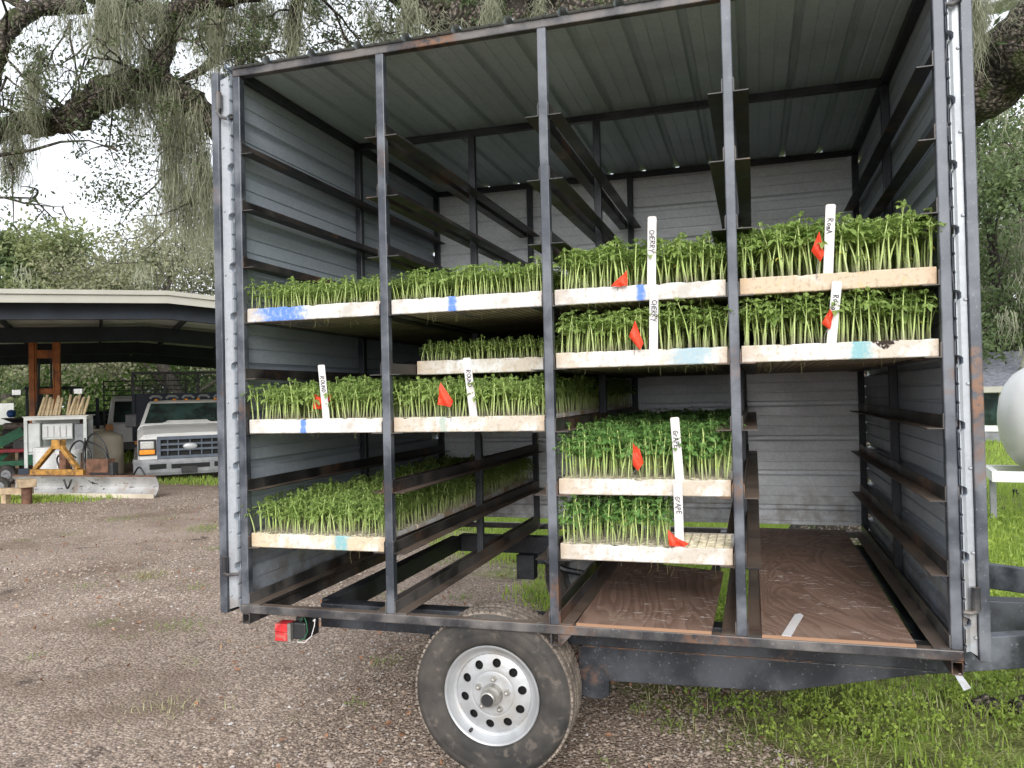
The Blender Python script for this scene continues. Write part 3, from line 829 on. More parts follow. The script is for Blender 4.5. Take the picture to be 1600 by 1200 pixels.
def tray_body_mesh(seed, rough=.0015):
    r = np.random.default_rng(seed); b = MB()
    n = 40; x = np.linspace(-TW / 2, TW / 2, n + 1)
    chip = np.zeros(n + 1)
    for q in range(9):
        c = r.integers(2, n - 2); chip[c] -= r.uniform(.001, .004) if r.random() < .75 else r.uniform(.005, .011); chip[c + 1] -= r.uniform(0, .003)
    rings = []
    inset = .004
    for i in range(n + 1):
        e = inset if i in (0, n) else 0
        j = r.normal(0, rough * .4, 6)
        rings.append([(x[i], .003 + e, 0), (x[i], 0 + e + j[0], .004), (x[i], 0 + e + j[1], TH - .005 + chip[i]), (x[i], .004 + e + j[2], TH + chip[i]),
                      (x[i], .009, TH + chip[i] * .6), (x[i], .010, TH - .006), (x[i], TD - .010, TH - .006), (x[i], TD - .009, TH), (x[i], TD - .003, TH), (x[i], TD, TH - .004), (x[i], TD, .003), (x[i], TD - .003, 0)])
    b.loft(rings)
    for s in (-1, 1):
        b.box(s * (TW / 2 - .009), s * (TW / 2 - .0005), .0105, TD - .0105, TH - .007, TH - .0006)
    return b
def web_mesh():
    b = MB()
    for i in range(1, NX): b.box(-.3365 + PX_ * i - .0017, -.3365 + PX_ * i + .0017, .0105, TD - .0105, TH - .0058, TH - .0015)
    for j in range(1, NY): b.box(-.327, .327, .002 + PY_ * j - .0017, .002 + PY_ * j + .0017, TH - .0058, TH - .0011)
    return b
_w = web_mesh().build('cell_grid', MAT['web']); WEB = _w.data; bpy.data.objects.remove(_w)
def soil_bed():
    b = MB(); r = np.random.default_rng(5); n, m = 60, 30
    V = []; F = []
    for j in range(m + 1):
        for i in range(n + 1):
            V.append((-.327 + .654 * i / n, .0105 + (TD - .021) * j / m, TH - .0036 + r.normal(0, .0012)))
    for j in range(m):
        for i in range(n): F.append((j * (n + 1) + i, j * (n + 1) + i + 1, (j + 1) * (n + 1) + i + 1, (j + 1) * (n + 1) + i))
    b.add(V, F); o = b.build('potting_soil', MAT['soil']); d = o.data; bpy.data.objects.remove(o); return d
SOIL = soil_bed()
def half_soil():
    b = MB(); r = np.random.default_rng(6); n, m = 40, 30; V = []; F = []
    for j in range(m + 1):
        for i in range(n + 1): V.append((-.327 + .46 * i / n, .0105 + (TD - .021) * j / m, TH - .0036 + r.normal(0, .0012)))
    for j in range(m):
        for i in range(n): F.append((j * (n + 1) + i, j * (n + 1) + i + 1, (j + 1) * (n + 1) + i + 1, (j + 1) * (n + 1) + i))
    b.add(V, F); o = b.build('potting_soil', MAT['soil']); d = o.data; bpy.data.objects.remove(o); return d
def dobj(name, me, parent, loc=(0, 0, 0)):
    o = bpy.data.objects.new(name, me); COL.objects.link(o); o.parent = parent; o.location = loc; return o
BACKFOAM = [foam_mat('foam_tray_cream', .45), foam_mat('foam_tray_stained', .75, (.50, .34, .17)), foam_mat('foam_tray_white', .2)]
BODY = []
for q in range(3):
    o = tray_body_mesh(40 + q).build('tray_body', BACKFOAM[q]); BODY.append(o.data); bpy.data.objects.remove(o)

BAYX = [(XS[i] + XS[i + 1]) / 2 for i in range(4)]
BAYN = ['leftmost bay', 'second bay from the left', 'third bay from the left', 'right-hand bay']
BLUE, TEAL, SKY = (.09, .20, .58), (.20, .39, .42), (.32, .43, .48)
# bay, level, first y, height, kind, stain, tone, mark, x0, w, chip, label, rows behind
FR = [
 (0, 5, .015, .124, 'tomato', .25, (.46, .40, .33), BLUE, .27, .16, None, 'white seedling tray with a broad blue spray stroke, top of the leftmost bay', 6),
 (0, 3, .015, .160, 'tomato', .10, (.46, .40, .33), BLUE, .42, .022, None, 'white seedling tray with thin blue mark under the left Round stake', 6),
 (0, 1, .015, .152, 'tomato', .60, (.62, .45, .22), TEAL, .68, .05, None, 'yellowed tray of seedlings with a small teal dab, lowest of the leftmost bay', 6),
 (1, 5, .015, .128, 'bare', .08, (.46, .40, .33), BLUE, .42, .028, None, 'clean white tray with short blue mark, second bay from the left, topmost', 6),
 (1, 4, .275, .095, 'tomato', .55, (.53, .43, .30), None, 0, 0, None, 'beige tray of the shortest seedlings, set back behind the second bay opening', 5),
 (1, 3, .015, .155, 'tomato', .62, (.53, .43, .30), (.36, .42, .36), .34, .02, None, 'beige seedling tray with faint teal streak under the right Round stake', 6),
 (2, 5, .015, .172, 'bare', .28, (.46, .40, .33), BLUE, .52, .024, None, 'white seedling tray with blue dash and the upper Cherry stake', 6),
 (2, 4, .015, .160, 'bare', .42, (.58, .46, .33), SKY, .80, .10, None, 'stained tray with pale blue smear and the lower Cherry stake', 6),
 (2, 2, .015, .180, 'grape', .48, (.53, .41, .27), None, 0, 0, None, 'cream tray packed with round-leaved seedlings and the upper Grape stake', 6),
 (2, 1, .015, .168, 'grape', .50, (.50, .41, .30), None, 0, 0, None, 'cream tray with bare empty cells on its right and lower Grape stake', 0),
 (3, 5, .015, .198, 'bare', .95, (.60, .40, .20), None, 0, 0, None, 'orange-brown stained tray of the tallest seedlings under the upper Roma stake', 6),
 (3, 4, .015, .182, 'bare', .40, (.56, .45, .33), TEAL, .62, .045, .74, 'cream tray with teal dab and dark chipped notch below the lower Roma stake', 6)]
ORD = ['second', 'third', 'fourth', 'fifth', 'sixth', 'rearmost']
GRP = 'foam seedling trays on the trailer racks'
REAR_OF = {(0, 5): 'top row of the leftmost bay', (0, 3): 'middle row of the leftmost bay', (0, 1): 'lowest row of the leftmost bay', (1, 5): 'top row of the second bay',
           (1, 4): 'short-plant row of the second bay', (1, 3): 'lowest row of the second bay', (2, 5): 'upper Cherry row', (2, 4): 'lower Cherry row', (2, 2): 'upper Grape row',
           (3, 5): 'upper Roma row', (3, 4): 'lower Roma row'}
TRAYS = {}
for q, (bay, lv, y0, hs, kind, stain, tone, mark, x0, w, chip, label, behind) in enumerate(FR):
    z = LV[lv] + .0005; x = BAYX[bay]
    t = thing('seedling_tray', label, 'seedling tray', (x, y0, z), math.radians(RNG.normal(0, .12)), GRP); TRAYS[(bay, lv)] = t
    fm = foam_mat('foam_tray', stain, tone, mark, x0, max(w, .01), chip)
    tray_body_mesh(60 + q).build('tray_body', fm, t)
    empty_right = (bay, lv) == (2, 1)
    if empty_right: dobj('potting_soil', half_soil(), t); 
    else: dobj('potting_soil', SOIL, t)
    dobj('cell_grid', WEB, t)
    if empty_right:
        pb = MB(); pb.box(-.33, .33, .0105, TD - .0105, TH - .0125, TH - .0118); pb.build('cell_floor', MAT['web'], t)
    r = np.random.default_rng(300 + q); cols = range(13) if empty_right else range(NX)
    full = 5
    rows = range(full)
    for j in rows:
        for i in cols:
            if r.random() < .07: continue
            cx, cy = cell(i, j)
            o = dobj('seedling', SM[kind][r.integers(12)], t, (cx + r.normal(0, .004), cy + r.normal(0, .003), TH - .004))
            s = hs / .16 * (r.uniform(.90, 1.10) if r.random() > .08 else r.uniform(.68, .9))
            o.rotation_euler = (r.normal(0, .075), r.normal(0, .075), r.uniform(0, 6.28)); o.scale = (s, s, s * r.uniform(.9, 1.06))
    if empty_right: me = block(kind, .16, range(full, NY), range(12), seed=q)
    else: me = get_block(kind, (full, NY), q % 3)
    o = dobj('seedlings', me, t, (0, 0, TH - .004)); o.scale = (1, 1, hs / .16); o['kind'] = 'stuff'
    rb = MB()
    for k in range(26):
        rx, ry = r.uniform(-.32, .32), abs(r.normal(0, .06)) + .004; L = abs(r.normal(0, .022)) + .006
        rb.tube([(rx, ry, .001), (rx + r.normal(0, .003), ry, -L * .5), (rx + r.normal(0, .006), ry, -L)], [.0007, .0005, .0003], 3)
    o = rb.build('hanging_roots', MAT['dry_grass'], t); o['kind'] = 'stuff'
    for k in range(behind):
        lb = '%s seedling tray from the front in the %s' % (ORD[k] if k < behind - 1 else 'rearmost', REAR_OF[(bay, lv)])
        bt = thing('seedling_tray', lb, 'seedling tray', (x + RNG.normal(0, .003), y0 + (k + 1) * .3435, z), 0, GRP)
        dobj('tray_body', BODY[(q + k * 2) % 3], bt); dobj('potting_soil', SOIL, bt); dobj('cell_grid', WEB, bt)
        o = dobj('seedlings', get_block(kind, (0, NY), (q + k) % 3), bt, (0, 0, TH - .004)); o.scale = (1, 1, hs / .16 * RNG.uniform(.94, 1.06)); o['kind'] = 'stuff'

# ------------------------------------------------------------------ name stakes
GL = {  # stroke letters on a 0..1 square, y up
 'R': [[(0, 0), (.05, 1), (.55, .95), (.6, .65), (.1, .5), (.65, 0)]], 'O': [[(.5, 1), (.1, .7), (.1, .25), (.45, 0), (.8, .3), (.75, .75), (.45, 1)]],
 'U': [[(.05, .9), (.1, .2), (.4, 0), (.7, .25), (.75, .9)]], 'N': [[(.05, 0), (.1, .9), (.65, .05), (.7, .95)]], 'D': [[(.1, 0), (.1, 1), (.6, .8), (.7, .35), (.1, 0)]],
 'C': [[(.8, .85), (.4, 1), (.1, .6), (.2, .15), (.5, 0), (.8, .2)]], 'H': [[(.1, 0), (.1, 1)], [(.1, .5), (.7, .55)], [(.7, 0), (.72, 1)]],
 'E': [[(.7, 1), (.1, .95), (.12, 0), (.7, .05)], [(.1, .5), (.6, .55)]], 'Y': [[(.05, 1), (.4, .5)], [(.8, 1), (.25, -.25)]], 'G': [[(.75, .85), (.4, 1), (.1, .55), (.3, .05), (.7, .15), (.7, .5), (.45, .5)]],
 'A': [[(0, 0), (.4, 1), (.8, 0)], [(.15, .4), (.65, .4)]], 'P': [[(.1, -.1), (.15, 1), (.65, .85), (.6, .55), (.1, .45)]], 'M': [[(.05, 0), (.15, .9), (.4, .3), (.65, .9), (.8, 0)]],
 'o': [[(.4, .6), (.1, .35), (.3, 0), (.65, .2), (.6, .5), (.4, .6)]], 'm': [[(.05, 0), (.1, .6), (.15, .45), (.35, .6), (.38, 0)], [(.38, .45), (.6, .6), (.68, 0)]], 'a': [[(.6, .5), (.3, .6), (.1, .25), (.35, 0), (.6, .3), (.6, .55), (.7, 0)]],
 'r': [[(.15, 0), (.15, .6)], [(.15, .4), (.4, .62), (.6, .55)]]}
def stake(base, top, text, label, y0=.027, y1=-.012, wd=.034):
    p = aty(base[0], base[1], y0); q = aty(top[0], top[1], y1)
    L = float(np.linalg.norm(q - p)); L2 = L + .045
    b = MB(); w = wd / 2; c = .006
    outline = [(-w, 0, -.04), (w, 0, -.04), (w, 0, L - c), (w - c * .3, 0, L - c * .3), (w - c, 0, L), (-w + c, 0, L), (-w + c * .3, 0, L - c * .3), (-w, 0, L - c)]
    b.prism([(x, -.0011, z) for x, _, z in outline], (0, .0022, 0))
    o = b.build('name_stake', MAT['stake'], loc=tuple(p))
    zz = Vector(q - p).normalized(); xx = Vector((1, 0, 0)); yy = zz.cross(xx).normalized(); xx = yy.cross(zz)
    mt = Matrix((xx, yy, zz)).transposed(); o.rotation_euler = mt.to_euler()
    tag(o, label, 'name stake', 'handwritten white stakes in the trays')
    ib = MB(); r = np.random.default_rng(len(label)); u = .0165; z = L - .052
    for ch in text:
        wch = u * r.uniform(.85, 1.05); dx = r.normal(0, .0012)
        for st in GL[ch]:
            pts = [np.array([(y - .5) * u * 1.15 + dx, -.0016, z - x * wch]) for x, y in st]
            for a, c2 in zip(pts[:-1], pts[1:]):
                d = c2 - a; ln = np.linalg.norm(d) + 1e-9; d = d / ln; nn = np.array([d[2], 0, -d[0]]) * .0015
                ib.add([a - nn - d * .0006, a + nn - d * .0006, c2 + nn + d * .0006, c2 - nn + d * .0006], [(0, 1, 2, 3)])
        z -= wch * (.92 if ch not in 'IJ' else .5)
    ib.build('handwriting', MAT['ink'], o)
    return o
stake((510, 655), (502, 570), 'ROUND', 'white stake reading Round in the leftmost bay')
stake((740, 650), (729, 559), 'ROUND', 'white stake reading Round in the second bay from the left')
stake((1018, 443), (1019, 338), 'CHERRY', 'upper white stake reading Cherry, above the blue dashed tray')
stake((1021, 545), (1022, 448), 'CHERRY', 'lower white stake reading Cherry, overlapping the tray above it')
stake((1062, 750), (1054, 652), 'GrAPE', 'upper white stake reading Grape, leaning left among dense round leaves')
stake((1062, 855), (1059, 755), 'GrAPE', 'lower white stake reading Grape beside empty tray cells')
stake((1294, 428), (1298, 319), 'RomA', 'upper white stake reading Roma, pinkish and standing above the rusty tray')
stake((1299, 538), (1308, 439), 'Roma', 'lower white stake reading Roma, leaning right over the tray above')

# ------------------------------------------------------------------ marker flags
def flag(poly, label, y=-.006, wire=None, seed=0):
    r = np.random.default_rng(seed)
    P = [aty(px, py, y) for px, py in poly]; c = sum(P) / len(P); base = c.copy()
    bz = min(p[2] for p in P)
    f = MB(); n = len(P); V = []; F = []
    k = 5
    cc = c + np.array([0, -.008, 0])
    V.append(cc)
    ringn = n * 4
    out = []
    for i in range(n):
        for q in range(4):
            t = q / 4; out.append(P[i] * (1 - t) + P[(i + 1) % n] * t)
    for lev in range(1, k + 1):
        for i, p in enumerate(out):
            v = cc + (p - cc) * lev / k; v = v + np.array([0, .006 * math.sin(v[0] * 160 + v[2] * 90 + seed) * lev / k, 0]); V.append(v)
    for i in range(ringn): F.append((0, 1 + i, 1 + (i + 1) % ringn))
    for lev in range(k - 1):
        for i in range(ringn): F.append((1 + lev * ringn + i, 1 + lev * ringn + (i + 1) % ringn, 1 + (lev + 1) * ringn + (i + 1) % ringn, 1 + (lev + 1) * ringn + i))
    f.add(V, F); wx, wz0 = wire
    root = thing('marker_flag', label, 'marker flag', (wx, y, wz0), 0, 'orange marker flags in the trays'); f.off = np.array([wx, y, wz0])
    o = f.build('cloth', MAT['flag'], root); md = o.modifiers.new('solid', 'SOLIDIFY'); md.thickness = .0012
    wb = MB((wx, y, wz0)); wb.tube([(wx, y + .012, wz0 - .02), (wx, y + .012, (bz + wz0) / 2), (c[0], y + .004, bz + .012), (c[0], y + .002, c[2])], .0013, 6); wb.build('wire', MAT['wire'], root)
def fz(l): return LV[l] + TH
flag([(490, 615), (503, 620), (519, 617), (517, 624), (505, 639), (489, 639)], 'orange flag half hidden behind the leftmost Round stake', .042, (.335, fz(3)), 1)
flag([(687.5, 597.5), (707.5, 626), (704, 636), (684, 632)], 'upright orange kite-shaped flag left of the second Round stake', -.004, (1.03, fz(3)), 2)
flag([(980, 423), (980, 446), (966, 448), (954, 447)], 'low orange triangle flag drooping over the edge of upper Cherry tray', -.004, (1.75, fz(5)), 3)
flag([(992.6, 501), (1005, 536), (1000.5, 547), (983, 526)], 'folded orange flag left of the lower Cherry stake', -.004, (1.81, fz(4)), 4)
flag([(989, 693), (998.7, 698.5), (1005.6, 722), (997, 736), (989, 727)], 'narrow hanging orange flag among the upper Grape seedlings', .006, (1.785, fz(2)), 5)
flag([(1043.7, 828), (1055, 839), (1077, 850), (1069, 854), (1045, 853)], 'orange flag lying behind the lower Grape stake on empty cells', .016, (1.93, fz(1)), 6)
flag([(1280, 361.7), (1288, 396.7), (1281.7, 409), (1267.7, 391.7)], 'long orange diamond flag left of the upper Roma stake', -.004, (2.49, fz(5)), 7)
flag([(1296.7, 483), (1302, 490), (1297, 515), (1284, 505)], 'orange flag tucked behind the lower Roma stake', .008, (2.51, fz(4)), 8)
# ------------------------------------------------------------------ the live oak over the trailer
def smooth_path(pts, rad, n=6):
    """Catmull-Rom through the control points"""
    P = [np.array(p, float) for p in pts]; R_ = list(rad)
    P = [2 * P[0] - P[1]] + P + [2 * P[-1] - P[-2]]; R_ = [R_[0]] + R_ + [R_[-1]]
    out = []; ro = []
    for i in range(1, len(P) - 2):
        for q in range(n):
            t = q / n
            out.append(.5 * ((2 * P[i]) + (-P[i - 1] + P[i + 1]) * t + (2 * P[i - 1] - 5 * P[i] + 4 * P[i + 1] - P[i + 2]) * t * t + (-P[i - 1] + 3 * P[i] - 3 * P[i + 1] + P[i + 2]) * t ** 3))
            ro.append(R_[i] * (1 - t) + R_[i + 1] * t)
    out.append(P[-2]); ro.append(R_[-2]); return out, ro
def rough_limb(mb, pts, rad, n=12, r=RNG, amp=.10, sub=7):
    p, ra = smooth_path(pts, rad, sub)
    p = [q + r.normal(0, min(.10, amp * .7), 3) * a for q, a in zip(p, ra)]
    ra = [a * (1 + r.normal(0, amp * .5)) for a in ra]
    mb.tube(p, ra, n); return p, ra
class Quads:
    def __init__(s): s.V = []; s.n = 0
    def add(s, Q):            # Q: (k,4,3)
        s.V.append(np.asarray(Q, np.float32).reshape(-1, 3)); s.n += len(Q)
    def done(s, name, mat, parent, off):
        V = np.concatenate(s.V) - np.asarray(off, np.float32); F = np.arange(len(V)).reshape(-1, 4)
        return mass(name, V, F, mat, parent=parent)
def unit(r, k):
    d = r.normal(0, 1, (k, 3)); return d / np.linalg.norm(d, axis=1, keepdims=True)
def leaves(r, centers, L, wd, droop=.35):
    """pointed folded leaves (two quads each)"""
    k = len(centers); d = unit(r, k); d[:, 2] -= droop; d /= np.linalg.norm(d, axis=1, keepdims=True)
    u = unit(r, k); s = np.cross(d, u); s /= np.linalg.norm(s, axis=1, keepdims=True); nn = np.cross(s, d)
    l = (L * r.uniform(.6, 1.25, (k, 1))); w = wd * r.uniform(.7, 1.2, (k, 1))
    a = centers; t = centers + d * l; m = centers + d * l * .5
    b = m + s * w + nn * w * .4; c = m - s * w + nn * w * .4
    e = centers + d * l * .25 + 0 * s
    q1 = np.stack([a, b, t, m], 1); q2 = np.stack([a, m, t, c], 1)
    return np.concatenate([q1, q2])
def strands(r, tops, length, width=.008, seg=6, sway=.05):
    """hanging ribbons tapering to nothing"""
    k = len(tops); out = []
    ln = length * r.uniform(.35, 1.1, (k, 1)) if np.isscalar(length) else np.asarray(length).reshape(-1, 1)
    ang = r.uniform(0, math.pi, k); s = np.stack([np.cos(ang), np.sin(ang), np.zeros(k)], 1)
    ph = r.uniform(0, 6.28, (k, 2)); fr = r.uniform(1.5, 5, (k, 2))
    prev = None
    for i in range(seg + 1):
        t = i / seg
        c = tops + np.concatenate([(np.sin(ph + fr * t * 2) - np.sin(ph)) * sway * (.3 + t), -ln * t], 1)
        w = width * (1 - t) ** .7 * (0.7 + .5 * r.random((k, 1))) + .0008
        a, b = c - s * w * .5, c + s * w * .5
        if prev is not None: out.append(np.stack([prev[0], prev[1], b, a], 1))
        prev = (a, b)
    return np.concatenate(out)

ro = np.random.default_rng(11)
OB = at(1378, 880, 7.2); OB[2] = 0
oak = thing('live_oak', 'massive live oak spreading mossy limbs over the plant trailer', 'tree', OB)
wood = MB(OB)
fork = at(1395, 300, 7.2)
mid = (OB + fork) / 2
rough_limb(wood, [OB + [0, 0, -.1], OB + [.02, 0, .5], mid + [.05, .0, .1], fork], [.72, .52, .46, .50], 20)
def px(*a): return [at(*q) for q in a]
L1, r1 = rough_limb(wood, [fork - [0, 0, .5]] + px((1445, 200, 6.7), (1520, 140, 6.2), (1600, 72, 5.8), (1710, -25, 5.4), (1860, -180, 5), (2060, -330, 4.8), (2300, -420, 4.8)), [.34, .29, .275, .265, .25, .2, .12, .04], 28, amp=.06)
L2, r2 = rough_limb(wood, [fork - [0, 0, .4]] + px((1250, 60, 6.8), (1080, -45, 6.5), (950, 18, 6.4), (830, 34, 6.4), (740, 34, 6.4), (670, 12, 6.4), (590, -45, 6.3), (520, -130, 6.2), (430, -200, 6.1)), [.36, .30, .25, .23, .21, .19, .15, .12, .09, .03], 16, amp=.25)
L2b, r2b = rough_limb(wood, px((770, 45, 6.4), (720, 62, 6.6), (690, 80, 6.9), (640, 150, 7.3), (560, 190, 7.8)), [.16, .13, .10, .07, .05], 10)
L2c, r2c = rough_limb(wood, px((900, 30, 6.4), (860, -10, 6.2), (790, -70, 6.0), (700, -190, 5.9), (640, -290, 6)), [.16, .13, .10, .07, .02], 10)
L3, r3 = rough_limb(wood, [fork - [0, 0, .3]] + px((1150, 210, 7.6), (800, 210, 7.9), (520, 290, 7.9), (390, 245, 7.8), (330, 188, 7.6), (292, 152, 7.5), (250, 137, 7.4), (205, 134, 7.3), (160, 148, 7.3), (122, 178, 7.2), (75, 196, 7.2), (30, 194, 7.1), (-10, 215, 7.0), (-90, 290, 6.8), (-190, 330, 6.7), (-290, 330, 6.7)), [.34, .28, .22, .17, .14, .125, .12, .13, .155, .14, .12, .10, .095, .08, .06, .04, .015], 14, amp=.2)
L4, r4 = rough_limb(wood, px((236, 138, 7.4), (250, 95, 7.4), (262, 60, 7.5), (292, 22, 7.6), (330, -30, 7.7)), [.11, .10, .095, .085, .08], 10)
L5, r5 = rough_limb(wood, px((640, -20, 6.35), (560, -60, 6.3), (400, -28, 6.9), (322, 0, 7.2), (262, 22, 7.4), (210, 12, 7.5), (140, -12, 7.4), (60, -40, 7.2)), [.13, .13, .13, .12, .10, .09, .07, .03], 12, amp=.2)
L6, r6 = rough_limb(wood, px((130, 10, 7.2), (70, 10, 7.0), (30, 28, 6.8), (8, 55, 6.7), (-4, 90, 6.7), (-20, 160, 6.8), (-50, 240, 6.9)), [.075, .075, .08, .075, .07, .05, .015], 10)
L7, r7 = rough_limb(wood, px((48, 20, 6.9), (20, -5, 6.9), (-20, -30, 6.9)), [.05, .06, .07], 8)
L8, r8 = rough_limb(wood, px((420, 70, 7.6), (380, 75, 7.6), (345, 88, 7.6), (310, 112, 7.6), (270, 130, 7.6)), [.05, .05, .045, .035, .02], 8)
L9, r9 = rough_limb(wood, px((470, -20, 6.9), (462, 30, 7), (458, 70, 7.1), (452, 130, 7.2)), [.06, .05, .045, .03], 8)
# pale side twigs
twigs = [L1, L2, L2b, L2c, L3, L4, L5, L6, L8, L9]
tips = []
def twig(p0, d, L, r0, depth):
    n = 6; p = np.array(p0, float); d = nrm(d); P = [p.copy()]
    for i in range(n):
        d = nrm(d + ro.normal(0, .22, 3) + np.array([0, 0, -.05])); p = p + d * L / n; P.append(p.copy())
        if depth > 0 and i >= 1 and ro.random() < .5:
            twig(p, d + ro.normal(0, .75, 3), L * ro.uniform(.35, .6), r0 * .55, depth - 1)
    wood.tube(P, [r0 * (1 - .75 * i / n) for i in range(n + 1)], 5)
    tips.append((P, depth))
def spawn(path, i0, i1, n, Lr=(.5, 1.2), r0=.018, up=-.05):
    for q in range(n):
        i = ro.integers(int(i0 * (len(path) - 1)), max(int(i0 * (len(path) - 1)) + 1, int(i1 * (len(path) - 1))))
        d = ro.normal(0, 1, 3); d[2] = abs(d[2]) * .4 + up
        twig(path[i], d, ro.uniform(*Lr), r0, 2)
spawn(L3, .45, 1, 11, (.6, 1.4), .022); spawn(L4, .1, 1, 6, (.5, 1.1), .016); spawn(L5, .2, 1, 9, (.5, 1.3), .02, -.25); spawn(L6, 0, 1, 5, (.5, 1.0), .016, -.2)
spawn(L2, .55, 1, 12, (.4, .9), .015, -.1); spawn(L2b, .2, 1, 12, (.4, .9), .013); spawn(L9, 0, 1, 5, (.3, .8), .012); spawn(L8, 0, 1, 9, (.3, .9), .012, -.1); spawn(L1, .55, 1, 6, (.5, 1), .014)
# drooping twigs of the left side, towards the viewer
for a, b_, L in (((60, 70, 6.9), (40, 150, 6.9), .6), ((110, 30, 7.1), (90, 120, 7.0), 1.0), ((300, 230, 7.5), (200, 290, 7.3), 1.0), ((320, 240, 7.5), (240, 250, 7.3), .9), ((10, 120, 6.8), (20, 200, 6.8), .8),
                 ((150, 60, 7.2), (120, 100, 7.1), .8), ((20, 260, 6.9), (10, 300, 6.9), .5), ((330, 300, 7.6), (230, 350, 7.5), .9), ((180, 150, 7.3), (170, 210, 7.3), .7)):
    p = at(*a); twig(p, at(*b_) - p, L, .012, 2); twig(p, at(*b_) - p + ro.normal(0, .2, 3), L, .010, 2)
tr = wood.build('trunk', MAT['bark'], oak, smooth=True)
lq = Quads()
for P, dep in tips:
    if dep != 0 or ro.random() < .35: continue
    P = np.array(P); k = 24
    t = ro.uniform(.35, 1, k); i = np.minimum((t * (len(P) - 1)).astype(int), len(P) - 2); f = (t * (len(P) - 1) - i)[:, None]
    c = P[i] * (1 - f) + P[i + 1] * f + ro.normal(0, .035, (k, 3))
    lq.add(leaves(ro, c, .046, .0105))
# bright spray above the roof rail
for c0, n_, sg in ((at(570, 72, 7.4), 1500, .24), (at(545, 50, 7.5), 700, .16), (at(640, 62, 7.2), 600, .16), (at(470, 110, 7.5), 500, .2), (at(900, 0, 6.9), 500, .3),
                   (at(60, 110, 6.9), 900, .34), (at(110, 60, 7.0), 800, .30), (at(190, 170, 7.2), 700, .2), (at(200, 290, 7.3), 900, .22),
                   (at(240, 220, 7.4), 800, .2), (at(172, 300, 7.3), 900, .13), (at(195, 225, 7.3), 600, .11), (at(165, 180, 7.3), 700, .11), (at(215, 90, 7.4), 900, .28), (at(310, 60, 7.5), 800, .25), (at(390, 30, 7.4), 900, .28), (at(430, 85, 7.5), 600, .2)):
    n_ = int(n_ * .38); lq.add(leaves(ro, c0 + ro.normal(0, 1, (n_, 3)) * np.array([sg, sg, sg * .75]), .046, .0105))
for q in range(46):          # the canopy that goes on above and beside the picture
    c0 = at(ro.uniform(-500, 2500), ro.uniform(-900, -190), ro.uniform(5.5, 9)); sg = ro.uniform(.25, .5)
    lq.add(leaves(ro, c0 + ro.normal(0, 1, (170, 3)) * np.array([sg, sg, sg * .5]), .075, .016))
cr = lq.done('crown', MAT['oak_leaf'], oak, OB)
mq = Quads()
def clump(x, y, d, L, wpx, n, sway=.035, width=.0062):
    c = at(x, y, d); s = wpx / FPX * d
    n = int(n * 1.15); k = max(3, n // 15)
    tc_ = np.stack([ro.uniform(-.5, .5, k) * s, ro.uniform(-.5, .5, k) * s * .8, ro.uniform(-.12, .08, k)], 1); tl_ = ro.uniform(.35, 1.1, k) * L
    i = ro.integers(0, k, n)
    tops = c + tc_[i] + ro.normal(0, 1, (n, 3)) * np.array([.028, .028, .04])
    mq.add(strands(ro, tops, tl_[i] * ro.uniform(.5, 1.05, n), width, 7, sway))
CL = [(178, 0, 7.0, .95, 46, 420), (160, 30, 7.0, .5, 60, 200), (205, 20, 7.1, .6, 40, 160), (190, 100, 7.2, .55, 30, 170), (225, 125, 7.3, .75, 46, 280), (262, 140, 7.4, .85, 44, 340), (300, 168, 7.5, .85, 40, 260),
      (285, 200, 7.5, .95, 36, 220), (262, 190, 7.4, 1.25, 12, 130), (312, 240, 7.5, 1.0, 18, 190), (270, 255, 7.4, .95, 14, 110), (300, 290, 7.5, .95, 26, 220), (326, 270, 7.5, 1.1, 18, 170),
      (340, 0, 7.2, .75, 20, 240), (338, 50, 7.2, .6, 10, 120), (240, 10, 7.2, .4, 60, 200), (300, 25, 7.3, .5, 40, 160), (235, 70, 7.4, .55, 26, 140), (375, 0, 7.2, .5, 40, 130), (365, 60, 7.4, .35, 26, 80),
      (50, 120, 6.9, .65, 16, 170), (48, 165, 6.9, .3, 30, 120), (22, 195, 7.0, .42, 36, 240), (28, 225, 7.0, .5, 10, 110), (5, 235, 6.9, .4, 20, 100), (60, 75, 6.9, .3, 20, 70), (110, 15, 7.0, .3, 50, 90),
      (235, 335, 7.4, .5, 10, 50), (405, 10, 7.2, .45, 30, 90), (430, 0, 7.2, .5, 36, 110), (460, 10, 7.0, .62, 18, 170), (455, 50, 7.1, .35, 14, 90), (500, 0, 7.0, .3, 40, 90), (575, 15, 6.6, .3, 20, 70), (600, 30, 7.0, .4, 40, 120), (637, 5, 6.2, .62, 16, 200), (645, 0, 6.2, .4, 26, 120),
      (610, 45, 7.2, .35, 18, 80), (765, 15, 6.1, .4, 16, 140), (775, 10, 6.1, .42, 12, 90), (843, 0, 6.0, .25, 12, 90), (700, 40, 6.2, .15, 60, 90), (1522, -10, 5.6, .60, 14, 200), (1530, 40, 5.7, .26, 12, 90), (1540, 0, 5.8, .3, 14, 60), (1585, 0, 5.4, .22, 10, 40)]
for q in CL: clump(*q[:5], q[5])
